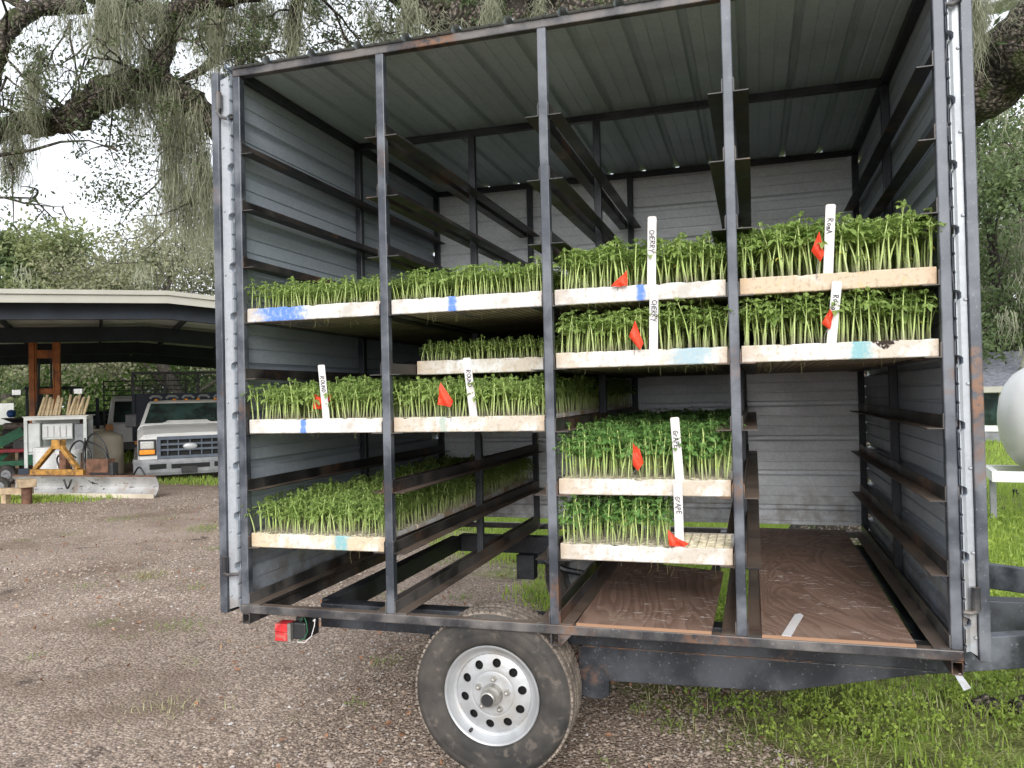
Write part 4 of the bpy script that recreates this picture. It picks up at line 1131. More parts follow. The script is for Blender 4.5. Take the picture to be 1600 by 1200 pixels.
# fringes under the limbs
for path, ra, a, b_, n_, L in ((L3, r3, .40, 1, 130, .14), (L4, r4, 0, 1, 60, .22), (L5, r5, .25, 1, 200, .3), (L2, r2, .5, 1, 300, .16), (L1, r1, .5, 1, 60, .12), (L6, r6, 0, 1, 130, .3), (L8, r8, 0, 1, 160, .3), (L9, r9, 0, 1, 70, .3), (L2b, r2b, 0, 1, 120, .25)):
    P = np.array(path); i = ro.integers(int(a * (len(P) - 2)), int(b_ * (len(P) - 1)), n_); f = ro.random((n_, 1))
    t = P[i] * (1 - f) + P[i + 1] * f; rr = np.array(ra)[i]
    ang = ro.uniform(0, 6.28, n_); t = t + np.stack([np.cos(ang) * rr * .8, np.sin(ang) * rr * .8, -rr * .5], 1)
    mq.add(strands(ro, t, L, .006, 6, .03))
for P, dep in tips:
    if dep != 1 or ro.random() < .8: continue
    P = np.array(P); k = 22; i = ro.integers(0, len(P), k)
    mq.add(strands(ro, P[i] + ro.normal(0, .03, (k, 3)), ro.uniform(.15, .4), .005, 6, .03))
ms = mq.done('hanging_moss', MAT['moss'], oak, OB); ms['kind'] = 'stuff'
# resurrection fern tufts along the big limbs
fq = Quads()
for path, ra, a, b_, n_ in ((L2, r2, .35, 1, 2600), (L1, r1, .3, 1, 500), (L2c, r2c, 0, 1, 500), (L2b, r2b, 0, .6, 500), (L5, r5, .2, .9, 900), (L3, r3, .5, .9, 500)):
    P = np.array(path); i = ro.integers(int(a * (len(P) - 2)), int(b_ * (len(P) - 1)), n_); t = P[i] + ro.normal(0, .05, (n_, 3)); rr = np.array(ra)[i]
    ang = ro.normal(0, 1.0, n_) + (0 if path is not L2 else 0)
    t = t + np.stack([-np.sin(ang) * rr * .9, -np.abs(np.sin(ang)) * rr * .5, np.cos(ang) * rr * .95], 1)
    fq.add(leaves(ro, t, .07, .013, .5))
fn = fq.done('limb_fern', MAT['tree_b'], oak, OB); fn['kind'] = 'stuff'

# plastic bucket hung behind the limb
bk = at(1562, -18, 6.6)
bt = thing('plastic_bucket', 'white plastic bucket with green label hanging by the mossy limb', 'bucket', bk)
b = MB(); b.lathe([(.0, -.155), (.128, -.155), (.134, -.148), (.150, .17), (.156, .17), (.156, .185), (.150, .187)], (0, 0, 0), 'z', 40); o = b.build('body', MAT['white_plastic'], bt, smooth=False)
b = MB()
lab = [(-2.25 + .07 * i) for i in range(10)]
b.loft([[(.1465 * math.cos(a), .1465 * math.sin(a), -.11), (.1535 * math.cos(a), .1535 * math.sin(a), .05)] for a in lab], caps=False); b.build('label', MAT['bucket_label'], bt)
b = MB(); b.tube([(-.15, 0, .16), (-.13, 0, .32), (0, 0, .40), (.13, 0, .32), (.15, 0, .16)], .004, 8); b.build('handle', MAT['wire'], bt)
# ------------------------------------------------------------------ background trees
rb_ = np.random.default_rng(55)
def far_tree(name, label, base, h, w, mat, n, leaf, lobes=9, trunk_r=.3, low=.25, group=None, bare=0, moss=0, seed=0, bark=None):
    r = np.random.default_rng(900 + seed)
    base = np.array(base, float); base[2] = 0
    t = thing(name, label, 'tree', base, 0, group)
    wd = MB(base); lq = Quads()
    top = base + [r.normal(0, .04) * w, r.normal(0, .04) * w, h * .62]
    P, ra = smooth_path([base - [0, 0, .2], base + (top - base) * .3 + r.normal(0, .05, 3) * w * .5, base + (top - base) * .65 + r.normal(0, .05, 3) * w, top], [trunk_r * 1.3, trunk_r, trunk_r * .7, trunk_r * .35], 4)
    wd.tube(P, ra, 9)
    for q in range(lobes):
        a = 6.28 * q / lobes + r.normal(0, .3); f = r.uniform(low, .92)
        rad = w * .5 * math.sin(math.pi * min(1, .25 + f * .8)) * r.uniform(.55, 1.0)
        c = base + np.array([math.cos(a) * rad * .72, math.sin(a) * rad * .72, h * f])
        s0 = P[int(min(len(P) - 1, max(2, f * .8 * len(P))))]
        mp = s0 * .5 + c * .5 + r.normal(0, .05, 3) * w * .4
        wd.tube([s0, mp, c], [trunk_r * .32, trunk_r * .2, trunk_r * .06], 6)
        for k in range(bare):
            e = c + unit(r, 1)[0] * w * r.uniform(.12, .32); m2 = (c + e) / 2 + r.normal(0, .04, 3) * w * .4
            st = mp * r.uniform(0, 1) + c * (1 - r.uniform(0, 1)) if False else c
            wd.tube([st, m2, e], [trunk_r * .10, trunk_r * .06, trunk_r * .02], 4)
        m = max(1, n // lobes)
        sub = 9
        for u in range(sub):
            cc = c + unit(r, 1)[0] * np.array([w, w, h * .55]) * r.uniform(.03, .17); sg = w * r.uniform(.035, .08)
            lq.add(leaves(r, cc + r.normal(0, 1, (m // sub, 3)) * np.array([sg, sg, sg * .7]), leaf, leaf * .3, .3))
    wd.build('trunk', bark or MAT['bark_far'], t, smooth=True)
    lq.done('crown', mat, t, base)
    if moss:
        mq2 = Quads()
        for k in range(moss):
            c = base + np.array([r.normal(0, .26) * w, r.normal(0, .26) * w, h * r.uniform(low + .05, .85)]); m = 26
            mq2.add(strands(r, c + r.normal(0, 1, (m, 3)) * np.array([.16, .16, .1]), r.uniform(.6, 1.9), .03, 5, .09))
        o = mq2.done('hanging_moss', MAT['moss'], t, base); o['kind'] = 'stuff'
    return t
def gpt(x, d): p = at(x, 620, d); p[2] = 0; return p
G1 = 'trees beyond the open shed'
LT = [ # name label x depth height width mat n leaf
 ('broadleaf_tree', 'pale green rounded tree at the far left above the shed roof', -30, 40, 11.8, 11, 'tree_b', 10000, .26, 0, 0),
 ('broadleaf_tree', 'yellow-green tree with twin tops above the shed fascia', 62, 42, 12.4, 11, 'tree_a', 14000, .26, 0, 0),
 ('broadleaf_tree', 'light green tree in the middle of the row above the shed', 122, 40, 11.6, 10, 'tree_a', 12000, .26, 0, 0),
 ('bare_tree', 'grey thin-leaved tree with bare twigs above the shed ridge', 198, 38, 10.2, 12, 'tree_c', 11000, .20, 5, 5),
 ('bare_tree', 'grey mossy tree of tangled branches beside the left trailer door', 285, 33, 9.8, 12, 'tree_c', 11000, .18, 6, 12),
 ('bare_tree', 'grey leafless-looking tree mostly behind the trailer, left side', 390, 36, 10.5, 11, 'tree_c', 9000, .18, 5, 8),
 ('shade_tree', 'dark green tree seen under the shed at its left end', -10, 50, 8, 9, 'tree_b', 6000, .28, 0, 0),
 ('shade_tree', 'dark moss-hung tree seen behind the forklift mast', 68, 47, 8, 9, 'tree_b', 6000, .28, 0, 16),
 ('shade_tree', 'bright green bushy tree seen between forklift and trucks under the shed', 142, 37, 6.6, 6, 'tree_d', 9000, .17, 0, 0),
 ('shade_tree', 'shadowy green tree behind the white cab-over truck', 205, 44, 8, 8, 'tree_b', 6000, .26, 0, 10),
 ('shade_tree', 'olive mossy tree seen through the mesh cage of the pickup', 275, 42, 8, 8, 'tree_c', 6000, .22, 3, 20),
 ('shade_tree', 'dull green tree at the right end of the view under the shed', 345, 46, 8, 8, 'tree_b', 5000, .26, 0, 6)]
for q, (nm, lb, x, d, h, w, m, n_, lf, br, mo) in enumerate(LT):
    far_tree(nm, lb, gpt(x, d), h, w, MAT[m], n_, lf, lobes=12 if not br else 9, low=.12 if nm == 'shade_tree' else .28, group=G1, bare=br, moss=mo, seed=q, trunk_r=.28)
for q, x in enumerate((20, 100, 175, 250, 330)):
    far_tree('shrub', ['rounded shrub beneath the trees at the far left', 'leafy shrub behind the forklift', 'leafy shrub behind the cream tank', 'leafy shrub behind the dark dump body', 'leafy shrub behind the white pickup cage'][q], gpt(x, 34 + q % 3 * 2), 3.4, 6.5, MAT['tree_d' if q % 2 else 'tree_b'], 5000, .16, lobes=11, low=.05, group='shrubs behind the shed', seed=40 + q, trunk_r=.08)
# palm left of the forklift
pb = gpt(12, 33)
pt = thing('palm_tree', 'small palm with rough trunk seen at the far left under the shed', 'palm', pb)
b = MB(pb); b.tube([pb, pb + [.05, 0, 1.0], pb + [0, 0, 2.1]], [.30, .26, .24], 10); b.build('trunk', MAT['bark_far'], pt)
pq = Quads(); rp2 = np.random.default_rng(8)
for k in range(34):
    a = rp2.uniform(0, 6.28); el = rp2.uniform(-.5, 1.2); d = np.array([math.cos(a) * math.cos(el), math.sin(a) * math.cos(el), math.sin(el)])
    c = pb + [0, 0, 2.15]; side = nrm(np.cross(d, [0, 0, 1]))
    for s in np.linspace(-1, 1, 11):
        e = c + d * .8 + (d * math.cos(s * 1.1) + side * math.sin(s * 1.1)) * .75 + np.array([0, 0, -.18]); bpt = c + d * .75
        w = nrm(np.cross(e - bpt, [0, 0, 1])) * .03; pq.add([[bpt, bpt + w, e + w * .1, e]])
pq.done('fronds', MAT['tree_a'], pt, pb)

# right-hand background
G2 = 'trees behind the white tank'
for q, (nm, lb, x, d, h, w, m, n_, lf, br, mo) in enumerate([
 ('mossy_oak', 'moss-draped oak beyond the white tank, nearest to the trailer', 1545, 27, 11.5, 10, 'tree_b', 13000, .18, 4, 80),
 ('mossy_oak', 'moss-draped oak at the right edge of the picture', 1650, 24, 10, 9, 'tree_b', 11000, .18, 4, 70),
 ('mossy_oak', 'pale mossy oak rising behind the house roof', 1585, 36, 14, 13, 'tree_c', 13000, .22, 3, 90),
 ('mossy_oak', 'distant green oak hidden mostly by the right trailer door', 1470, 33, 12, 11, 'tree_b', 6000, .24, 0, 30),
 ('mossy_oak', 'tall far oak at the right behind the house', 1720, 34, 13, 11, 'tree_a', 6000, .24, 0, 30)]):
    far_tree(nm, lb, gpt(x, d), h, w, MAT[m], n_, lf, lobes=12, low=.16, group=G2, bare=br, moss=mo, seed=70 + q, trunk_r=.3)
for q, x in enumerate((1500, 1560, 1640)):
    far_tree('shrub', ['dark shrub left of the house wall', 'mossy shrub right behind the house roof', 'dark shrub at the right edge behind the house'][q], gpt(x, 30), 4.6, 6.5, MAT['tree_c' if q == 1 else 'tree_b'], 5000, .18, lobes=11, low=.05, group='shrubs behind the house', seed=80 + q, trunk_r=.08, moss=14)
for q, (x, d, wd_, hh) in enumerate(((560, 70, 26, 7), (1000, 75, 30, 7), (1330, 60, 22, 8), (1900, 60, 26, 9), (-150, 75, 30, 9))):
    far_tree('broadleaf_tree', ['far tree hidden behind the trailer, left half', 'far tree hidden behind the trailer, middle', 'far tree hidden behind the trailer, right half', 'far tree beyond the right picture edge', 'far tree beyond the left picture edge'][q], gpt(x, d), hh, wd_, MAT['tree_b'], 5000, .45, lobes=14, low=.1, group='distant trees', seed=90 + q, trunk_r=.4)

# ------------------------------------------------------------------ house and tank at the right
hp = at(1600, 690, 21.5); hp[2] = 0
hs_ = thing('house', 'white house with grey roof and dark porch window behind the tank', 'house', hp, math.radians(-18))
b = MB(); b.box(-2.1, 9, 0, 5, .42, 1.45); b.box(-2.1, -1.52, -.02, 0, .42, 1.5); b.box(-.55, 9, -.02, 0, .42, 1.5)
b.build('wall', MAT['siding'], hs_)
b = MB(); b.prism([(-2.5, -.5, 1.50), (-2.5, 2.5, 2.55), (-2.5, 5.5, 1.50), (-2.5, 5.5, 1.42), (-2.5, 2.5, 2.46), (-2.5, -.5, 1.42)], (12, 0, 0)); b.build('roof', MAT['shingle'], hs_)
b = MB(); b.box(-2.5, 9.5, -.53, -.5, 1.36, 1.52); b.build('eave_board', MAT['fascia'], hs_)
b = MB(); b.box(-1.5, -.57, -.012, .0, .45, 1.33); w = b.build('window', MAT['glass'], hs_)
b = MB(); b.box(-1.52, -1.49, -.03, -.012, .42, 1.36); b.box(-.58, -.55, -.03, -.012, .42, 1.36); b.box(-1.05, -1.02, -.03, -.012, .45, 1.33); b.build('frame', MAT['black'], w)
b = MB(); b.box(-2.1, 9, -.035, -.021, .28, .42); b.build('porch_rail', MAT['siding'], hs_)
b = MB(); b.box(-2.1, 9, .0, 5, 0, .279); b.build('foundation', MAT['grey_plastic'], hs_)

tp = at(1642, 745, 9.0); tp[2] = 0
tk = thing('tank_trailer', 'big white horizontal tank with blue band on a white frame', 'tank trailer', tp, math.radians(-8))
b = MB(); R0 = .635; zc = 1.19
b.lathe([(0, -.42), (.12, -.415), (.26, -.39), (.40, -.335), (.51, -.255), (.585, -.15), (.625, -.03), (R0, .1), (R0, 2.2), (.58, 2.4), (.4, 2.58), (0, 2.66)], (-.08, 0, zc), 'x', 56); b.build('tank', MAT['tank_white'], tk, smooth=True)
b = MB(); b.lathe([(R0 + .001, .10), (R0 + .012, .102), (R0 + .012, .17), (R0 + .001, .172)], (-.08, 0, zc), 'x', 56); b.build('blue_band', MAT['blue'], tk, smooth=True)
b = MB(); b.lathe([(.5905, -.152), (.596, -.148), (.600, -.138), (.597, -.132)], (-.08, 0, zc), 'x', 56); b.build('weld_seam', MAT['tank_white'], tk, smooth=True)
b = MB(); b.box(-.62, 3.4, -.42, -.35, .50, .62); b.box(-.62, 3.4, .35, .42, .50, .62); b.box(-.62, -.55, -.35, .35, .50, .62); b.build('frame', MAT['siding'], tk, bevel=.006)
b = MB(); b.box(.10, .17, -.45, .45, .6201, .70); b.build('cradle', MAT['yellow'], tk); b = MB(); b.box(1.9, 2.0, -.45, .45, .6201, .70); b.build('cradle', MAT['yellow'], tk)
b = MB(); b.tube([(-.02, -.30, .80), (-.02, -.30, .62)], .035, 10); b.lathe([(.0, -.05), (.05, -.04), (.06, .02), (.04, .06), (0, .07)], (-.02, -.36, .74), 'y', 14); b.build('valve', MAT['grey_plastic'], tk)
b = MB(); b.box(.12, .3, -.64, -.56, .98, 1.16); b.build('fitting_box', MAT['grey_plastic'], tk, bevel=.01)
for x, y in ((1.3, -.62), (1.3, .62)):
    b = MB(); b.lathe([(.12, -.09), (.27, -.1), (.31, -.06), (.31, .06), (.27, .1), (.12, .09)], (x, y, .31), 'y', 28); b.build('wheel', MAT['rubber'], tk)
    b = MB(); b.lathe([(0, -.06), (.12, -.07), (.14, -.09)], (x, y, .31), 'y', 20); b.build('rim', MAT['rim'], tk)
b = MB(); b.box(1.26, 1.34, -.52, .52, .27, .35); b.box(1.2, 1.4, -.40, -.37, .3, .5); b.box(1.2, 1.4, .37, .40, .3, .5); b.build('axle', MAT['grey_plastic'], tk); b = MB(); b.box(-.6, -.54, -.05, .05, 0, .499); b.build('prop_leg', MAT['grey_plastic'], tk)
sp_ = atz(1586, 775); ov_ = thing('valve_cap', 'small black valve cap sticking up from the lawn', 'valve cap', sp_)
b = MB(); b.cyl((0, 0, 0), (0, 0, .05), .055, .05, 14); b.build('base', MAT['black'], ov_); b = MB(); b.lathe([(.03, .05), (.034, .09), (.0, .10)], (0, 0, 0), 'z', 12); b.build('cap', MAT['black'], ov_)
dp = atz(1575, 1110); od = MB(); r = np.random.default_rng(4)
for q in range(5):
    a = r.uniform(0, 6.28); e = np.array([math.cos(a) * .2, math.sin(a) * .14, .0]); od.tube([(0, 0, -.02), e * .5 + [0, 0, .035], e + [0, 0, -.005]], [.05, .04, .02], 8)
o = od.build('tree_root', MAT['bark'], loc=tuple(dp), smooth=True); tag(o, 'gnarled brown surface root at the lower right among weeds', 'root')

# ------------------------------------------------------------------ the open shed
AX = np.array([-.7018, .7124, 0]); PX2 = np.array([.7124, .7018, 0])   # ridge direction and across it
K0 = at(260, 478, 14.0)            # ridge point of the first frame
sd = thing('open_shed', 'open pole shed with beige fascia and dark steel frames, left', 'shed', (K0[0], K0[1], 0))
so = (K0[0], K0[1], 0)
Ll, Rr = 11.5, 7.5
def sp3(a, t, z): return np.array([K0[0], K0[1], 0]) + AX * a + PX2 * t + np.array([0, 0, z])
dirL = at(0, 475, 11.7) - K0
slope_l = (at(0, 474, 11.6)[2] - K0[2]) / np.linalg.norm((at(0, 474, 11.6) - K0)[:2])
Zr = K0[2] + .32
def zt_(t): return Zr + (-.028 * abs(t) if t < 0 else -.085 * t)
def poly_beam(b, a, zoff, dep, wd):
    for t0, t1 in ((-Ll, 0), (0, Rr)):
        q = [sp3(a, t0, zt_(t0) + zoff), sp3(a, t1, zt_(t1) + zoff), sp3(a, t1, zt_(t1) + zoff - dep), sp3(a, t0, zt_(t0) + zoff - dep)]
        b.prism(q, AX * wd)
SPN = 5.4
b = MB(so)
for t0, t1 in ((-Ll - .3, 0), (0, Rr + .3)):
    b.prism([sp3(-.3, t0, zt_(t0) - .125), sp3(-.3, t1, zt_(t1) - .125), sp3(-.3, t1, zt_(t1) - .14), sp3(-.3, t0, zt_(t0) - .14)], AX * (SPN * 3 + .6))
b.build('roof', MAT['shed_roof'], sd)
b = MB(so)
for t0, t1 in ((-Ll - .3, 0), (0, Rr + .3)):
    b.prism([sp3(-.36, t0, zt_(t0) - .12), sp3(-.36, t1, zt_(t1) - .12), sp3(-.36, t1, zt_(t1) - .30), sp3(-.36, t0, zt_(t0) - .30)], AX * .055)
    b.prism([sp3(-.40, t0, zt_(t0) - .10), sp3(-.40, t1, zt_(t1) - .10), sp3(-.40, t1, zt_(t1) - .175), sp3(-.40, t0, zt_(t0) - .175)], AX * .039)
    b.prism([sp3(-.39, t0, zt_(t0) - .29), sp3(-.39, t1, zt_(t1) - .29), sp3(-.39, t1, zt_(t1) - .315), sp3(-.39, t0, zt_(t0) - .315)], AX * .029)
b.build('fascia', MAT['fascia'], sd)
for q in range(4):
    b = MB(so); poly_beam(b, q * SPN, -.21, .335, .16); b.build('rafter', MAT['shed_steel'], sd)
    b = MB(so)
    for t in (-Ll + .3, Rr - .3):
        c = sp3(q * SPN + .08, t, 0); b.box(c[0] - .1, c[0] + .1, c[1] - .1, c[1] + .1, 0, zt_(t) - .545)
    b.build('post', MAT['shed_steel'], sd)
for t in (-10, -8.2, -6.4, -4.6, -2.8, -1.0, .6, 2.2, 3.8, 5.4):
    b = MB(so); b.bar(sp3(.17, t, zt_(t) - .20), sp3(SPN * 3, t, zt_(t) - .20), .06, .11); b.build('purlin', MAT['shed_steel'] if abs(t) > 1.2 else MAT['shed_steel'], sd)
for a in (2.6, 8.0):
    b = MB(so); c = sp3(a, .1, Zr - .22); b.box(c[0] - .5, c[0] + .5, c[1] - .08, c[1] + .08, c[2] - .05, c[2]); b.build('shop_light', MAT['fascia'], sd)

# ------------------------------------------------------------------ things under and beside the shed
HEAD = math.radians(44)             # vehicles face the yard
def front_frame(p, ang): return ang
# white pickup with a caged dump body. local: x right (seen from the viewer), y away from the viewer, z up
tpk = atz(298, 750, 0); yaw = math.radians(41)
pk = thing('pickup_truck', 'white flatbed pickup with blue-grey grille and black mesh cage under the shed', 'pickup truck', tpk, yaw)
HW = 1.04
b = MB()
hood = []
for y, hw, z0, z1 in ((.02, .93, .44, .90), (.10, .97, .42, .97), (.6, .99, .40, 1.06), (1.25, 1.0, .40, 1.13)):
    hood.append([(-hw, y, z0), (-hw, y, z1 - .14), (-hw + .10, y, z1 - .02), (-.45, y, z1), (.45, y, z1), (hw - .10, y, z1 - .02), (hw, y, z1 - .14), (hw, y, z0)])
for y, hw, z1 in ((1.3, 1.0, 1.13), (3.3, 1.0, 1.10)):
    hood.append([(-hw, y, .30), (-hw, y, z1 - .10), (-hw + .06, y, z1), (-.45, y, z1), (.45, y, z1), (hw - .06, y, z1), (hw, y, z1 - .10), (hw, y, .30)])
b.loft(hood)
cab = []
for y, hw, z in ((1.22, .93, 1.12), (1.78, .80, 1.58), (1.95, .76, 1.63), (3.0, .76, 1.63), (3.25, .84, 1.12)):
    cab.append([(-hw - .04 * (z < 1.2), y, 1.08), (-hw, y, z), (-.4, y, z + .015), (.4, y, z + .015), (hw, y, z), (hw + .04 * (z < 1.2), y, 1.08)])
b.loft(cab)
b.build('body', MAT['white_paint'], pk, bevel=.015)
b = MB(); b.prism([(-.86, 1.262, 1.145), (.86, 1.262, 1.145), (.73, 1.745, 1.565), (-.73, 1.745, 1.565)], (0, -.012, .012)); ws = b.build('windshield', MAT['glass'], pk)
b = MB(); b.bar((-.5, 1.27, 1.175), (-.05, 1.30, 1.165), .02, .015); b.bar((.15, 1.27, 1.165), (.6, 1.30, 1.175), .02, .015); b.build('wiper', MAT['black'], pk)
for s in (-1, 1):
    b = MB(); b.prism([(s * .945, 1.40, 1.12), (s * .80, 1.83, 1.53), (s * .80, 2.85, 1.53), (s * .93, 2.95, 1.12)], (s * .012, 0, 0.004)); b.build('side_window', MAT['glass'], pk)
    b = MB(); b.box(s * 1.12 - .11, s * 1.12 + .11, 1.38, 1.50, 1.08, 1.36); b.bar((s * 1.03, 1.44, 1.12), (s * .94, 1.48, 1.10), .04, .05); b.build('wing_mirror', MAT['black'], pk, bevel=.03)
    b = MB(); b.box(s * .80 - .13, s * .80 + .13, -.035, .05, .665, .83); hl = b.build('headlight', MAT['lamp'], pk, bevel=.03)
    b = MB(); b.box(s * .80 - .14, s * .80 + .14, -.04, .04, .56, .655); b.build('turn_signal', MAT['amber'], hl, bevel=.01)
    b = MB(); b.box(s * .80 - .165, s * .80 + .165, -.02, .06, .54, .86); b.build('light_surround', MAT['black'], hl, bevel=.01)
    b = MB(); b.lathe([(.15, -.1), (.34, -.11), (.37, -.07), (.37, .07), (.34, .11), (.15, .1)], (s * .93, .62, .33), 'x', 24); wh = b.build('wheel', MAT['rubber'], pk)
    b = MB(); b.lathe([(0, s * .13), (.06, s * .15), (.10, s * .08), (.22, s * .10), (.24, s * .12)], (s * .93, .62, .37), 'x', 20); b.build('rim', MAT['rim'], wh)
    b = MB(); b.lathe([(.15, -.16), (.36, -.2), (.38, -.12), (.38, .12), (.36, .2), (.15, .16)], (s * .85, 4.4, .38), 'x', 24); b.build('wheel', MAT['rubber'], pk)
b = MB(); gw = .62
b.box(-gw, gw, -.06, .0, .46, .52); b.box(-gw, gw, -.06, .0, .84, .91); b.box(-gw, -gw + .07, -.06, .0, .5201, .8399); b.box(gw - .07, gw, -.06, .0, .5201, .8399)
for z in (.615, .725): b.box(-gw + .0701, gw - .0701, -.05, .0, z, z + .045)
for x in (-.42, -.22, .0, .22, .42): b.box(x - .012, x + .012, -.042, .0, .5202, .8398)
gl = b.build('grille', MAT['grille'], pk, bevel=.006)
b = MB(); b.box(-gw + .05, gw - .05, .001, .012, .5, .86); b.build('grille_mesh', MAT['hole'], gl)
b = MB(); b.lathe([(0, -.078), (.07, -.076), (.10, -.066), (.11, -.05)], (0, 0, 0), 'y', 28)
b.V = [(x * 1.25, y, z * .62 + .70) for x, y, z in b.V]; b.build('oval_badge', MAT['rim'], gl, smooth=True)
b = MB(); rr = []
for x, yb in ((-1.07, .35), (-1.05, .08), (-.9, -.10), (-.4, -.15), (.4, -.15), (.9, -.10), (1.05, .08), (1.07, .35)):
    rr.append([(x, yb, .14), (x, yb - .02, .20), (x, yb - .02, .40), (x, yb, .46), (x, yb + .12, .46), (x, yb + .12, .14)])
b.loft(rr); bp = b.build('front_bumper', MAT['grey_plastic'], pk, bevel=.01)
b = MB(); b.box(-.36, .36, -.182, -.172, .27, .36); b.box(-.76, -.44, -.165, -.155, .27, .37); b.box(.44, .76, -.165, -.155, .27, .37); b.build('bumper_opening', MAT['hole'], bp)
b = MB(); b.box(-.18, .12, -.195, -.183, .17, .30); b.build('plate_holder', MAT['black'], bp)
for x in (-.62, -.25, 0, .25, .62):
    b = MB(); b.lathe([(.0, .04), (.03, .03), (.045, 0)], (x, 1.90, 1.64), 'z', 12); b.build('roof_marker', MAT['amber'], pk)
b = MB()
for i in range(5): b.tube([(-.75 + i * .34, 2.3, 1.69), (-.70 + i * .34, 2.3, 1.74), (-.56 + i * .34, 2.3, 1.74), (-.50 + i * .34, 2.3, 1.69)], .03, 8)
b.build('roof_lamps', MAT['grey_plastic'], pk)
b = MB(); b.box(-1.12, 1.12, 3.35, 3.42, .70, 1.82); b.box(-1.15, -1.09, 3.42, 6.6, .75, 1.82); b.box(1.09, 1.15, 3.42, 6.6, .75, 1.82); b.box(-1.09, 1.09, 3.42, 6.6, .70, .80)
for x in (-1.12, -.75, .75, 1.1): b.box(x - .03, x + .03, 3.30, 3.349, .70, 1.82)
b.build('dump_body', MAT['shed_steel'], pk)
b = MB()
b.box(-1.16, 1.16, 3.33, 3.41, 2.28, 2.34)
for x in (-1.13, -.42, .32, 1.05): b.box(x - .03, x + .03, 3.33, 3.40, 1.82, 2.279)
b.box(-1.15, -1.10, 3.42, 6.6, 2.28, 2.34); b.box(1.10, 1.15, 3.42, 6.6, 2.28, 2.34)
for k in range(14): b.box(-1.10, 1.10, 3.355, 3.362, 1.86 + k * .031, 1.866 + k * .031)
for k in range(34):
    x = -1.08 + k * .064; b.bar((x, 3.352, 1.83), (x + .05, 3.352, 2.28), .006, .006)
b.build('mesh_cage', MAT['black'], pk)
b = MB(); b.box(-1.10, -1.02, 3.2, 3.34, .62, .70); b.build('side_marker', MAT['amber'], pk)
b = MB(); b.box(-.5, .5, .5, 6.5, .34, .46); b.box(-.9, .9, 4.35, 4.45, .34, .42); b.build('chassis', MAT['hole'], pk)

# white cab-over truck behind
tc2 = gpt(226, 22.3)
ct = thing('cab_over_truck', 'white cab-over truck with black ladder rack behind the dump body', 'truck', tc2, math.radians(40))
b = MB(); rings = []
for z, y0, hw in ((.55, -.02, .95), (1.15, 0, .95), (1.2, .02, .95), (1.95, .22, .86), (2.05, .35, .80)):
    rings.append([(-hw, y0 + .06, z), (-hw + .08, y0, z), (hw - .08, y0, z), (hw, y0 + .06, z), (hw, 1.7, z), (-hw, 1.7, z)])
b.loft(rings); b.build('cab', MAT['white_paint'], ct, bevel=.03)
b = MB(); b.prism([(-.80, .015, 1.22), (.80, .015, 1.22), (.76, .195, 1.88), (-.76, .195, 1.88)], (0, -.012, 0)); b.build('windshield', MAT['glass'], ct)
b = MB(); b.prism([(-.945, .25, 1.22), (-.885, .40, 1.86), (-.885, 1.3, 1.86), (-.945, 1.3, 1.22)], (-.012, 0, 0)); b.build('side_window', MAT['glass'], ct)
b = MB(); b.box(-.99, -.80, -.06, .05, .98, 1.16); b.build('turn_signal', MAT['amber'], ct)
b = MB(); b.box(-.95, .95, -.14, -.02, .35, .60); b.build('front_bumper', MAT['black'], ct, bevel=.02)
b = MB(); b.box(-1.22, -1.14, -.05, .05, .9, 2.0); b.build('ladder_post', MAT['shed_steel'], ct)
b = MB()
for k in range(11): b.box(-1.15, 1.15, 1.85, 1.89, .95 + k * .16, .985 + k * .16)
for x in (-1.15, -.1, 1.1): b.box(x - .02, x + .02, 1.80, 1.849, .6, 2.60)
b.build('ladder_rack', MAT['black'], ct)
b = MB(); b.box(-1.1, 1.1, 1.95, 5.5, .75, .9); b.build('flat_bed', MAT['shed_steel'], ct)
for x in (-.8, .8):
    for y in (.7, 4.3):
        b = MB(); b.lathe([(.15, -.11), (.36, -.12), (.40, -.07), (.40, .07), (.36, .12), (.15, .11)], (x, y, .40), 'x', 24); b.build('wheel', MAT['rubber'], ct)
b = MB(); b.box(-.4, .4, .3, 5.4, .5, .74); b.box(-.8, .8, .65, .75, .37, .43); b.box(-.8, .8, 4.25, 4.35, .37, .43); b.build('chassis', MAT['hole'], ct)

ct.scale = (1, 1, .88)
# white car far behind the cabinet
cp = gpt(140, 24)
cc = thing('parked_car', 'low white car half hidden behind the cream tank', 'car', cp, math.radians(60))
b = MB(); rings = []
for x, z0, z1 in ((-2.1, .35, .75), (-1.9, .3, .88), (-1.0, .28, .95), (1.2, .28, .98), (1.9, .3, .9), (2.1, .35, .8)): rings.append([(x, -.85, z0), (x, -.85, z1 - .08), (x, -.75, z1), (x, .75, z1), (x, .85, z1 - .08), (x, .85, z0)])
b.loft(rings); b.build('body', MAT['white_paint'], cc, bevel=.03)
b = MB(); b.loft([[(-1.1, -.74, .95), (-1.1, .74, .95), (1.3, .74, .97), (1.3, -.74, .97)], [(-.4, -.6, 1.38), (-.4, .6, 1.38), (.8, .6, 1.40), (.8, -.6, 1.40)]]); b.build('cabin', MAT['glass'], cc, bevel=.03)
for x in (-1.3, 1.3):
    for y in (-.8, .8):
        b = MB(); b.lathe([(.1, -.09), (.29, -.1), (.31, -.06), (.31, .06), (.29, .1), (.1, .09)], (x, y, .31), 'y', 20); b.build('wheel', MAT['rubber'], cc)

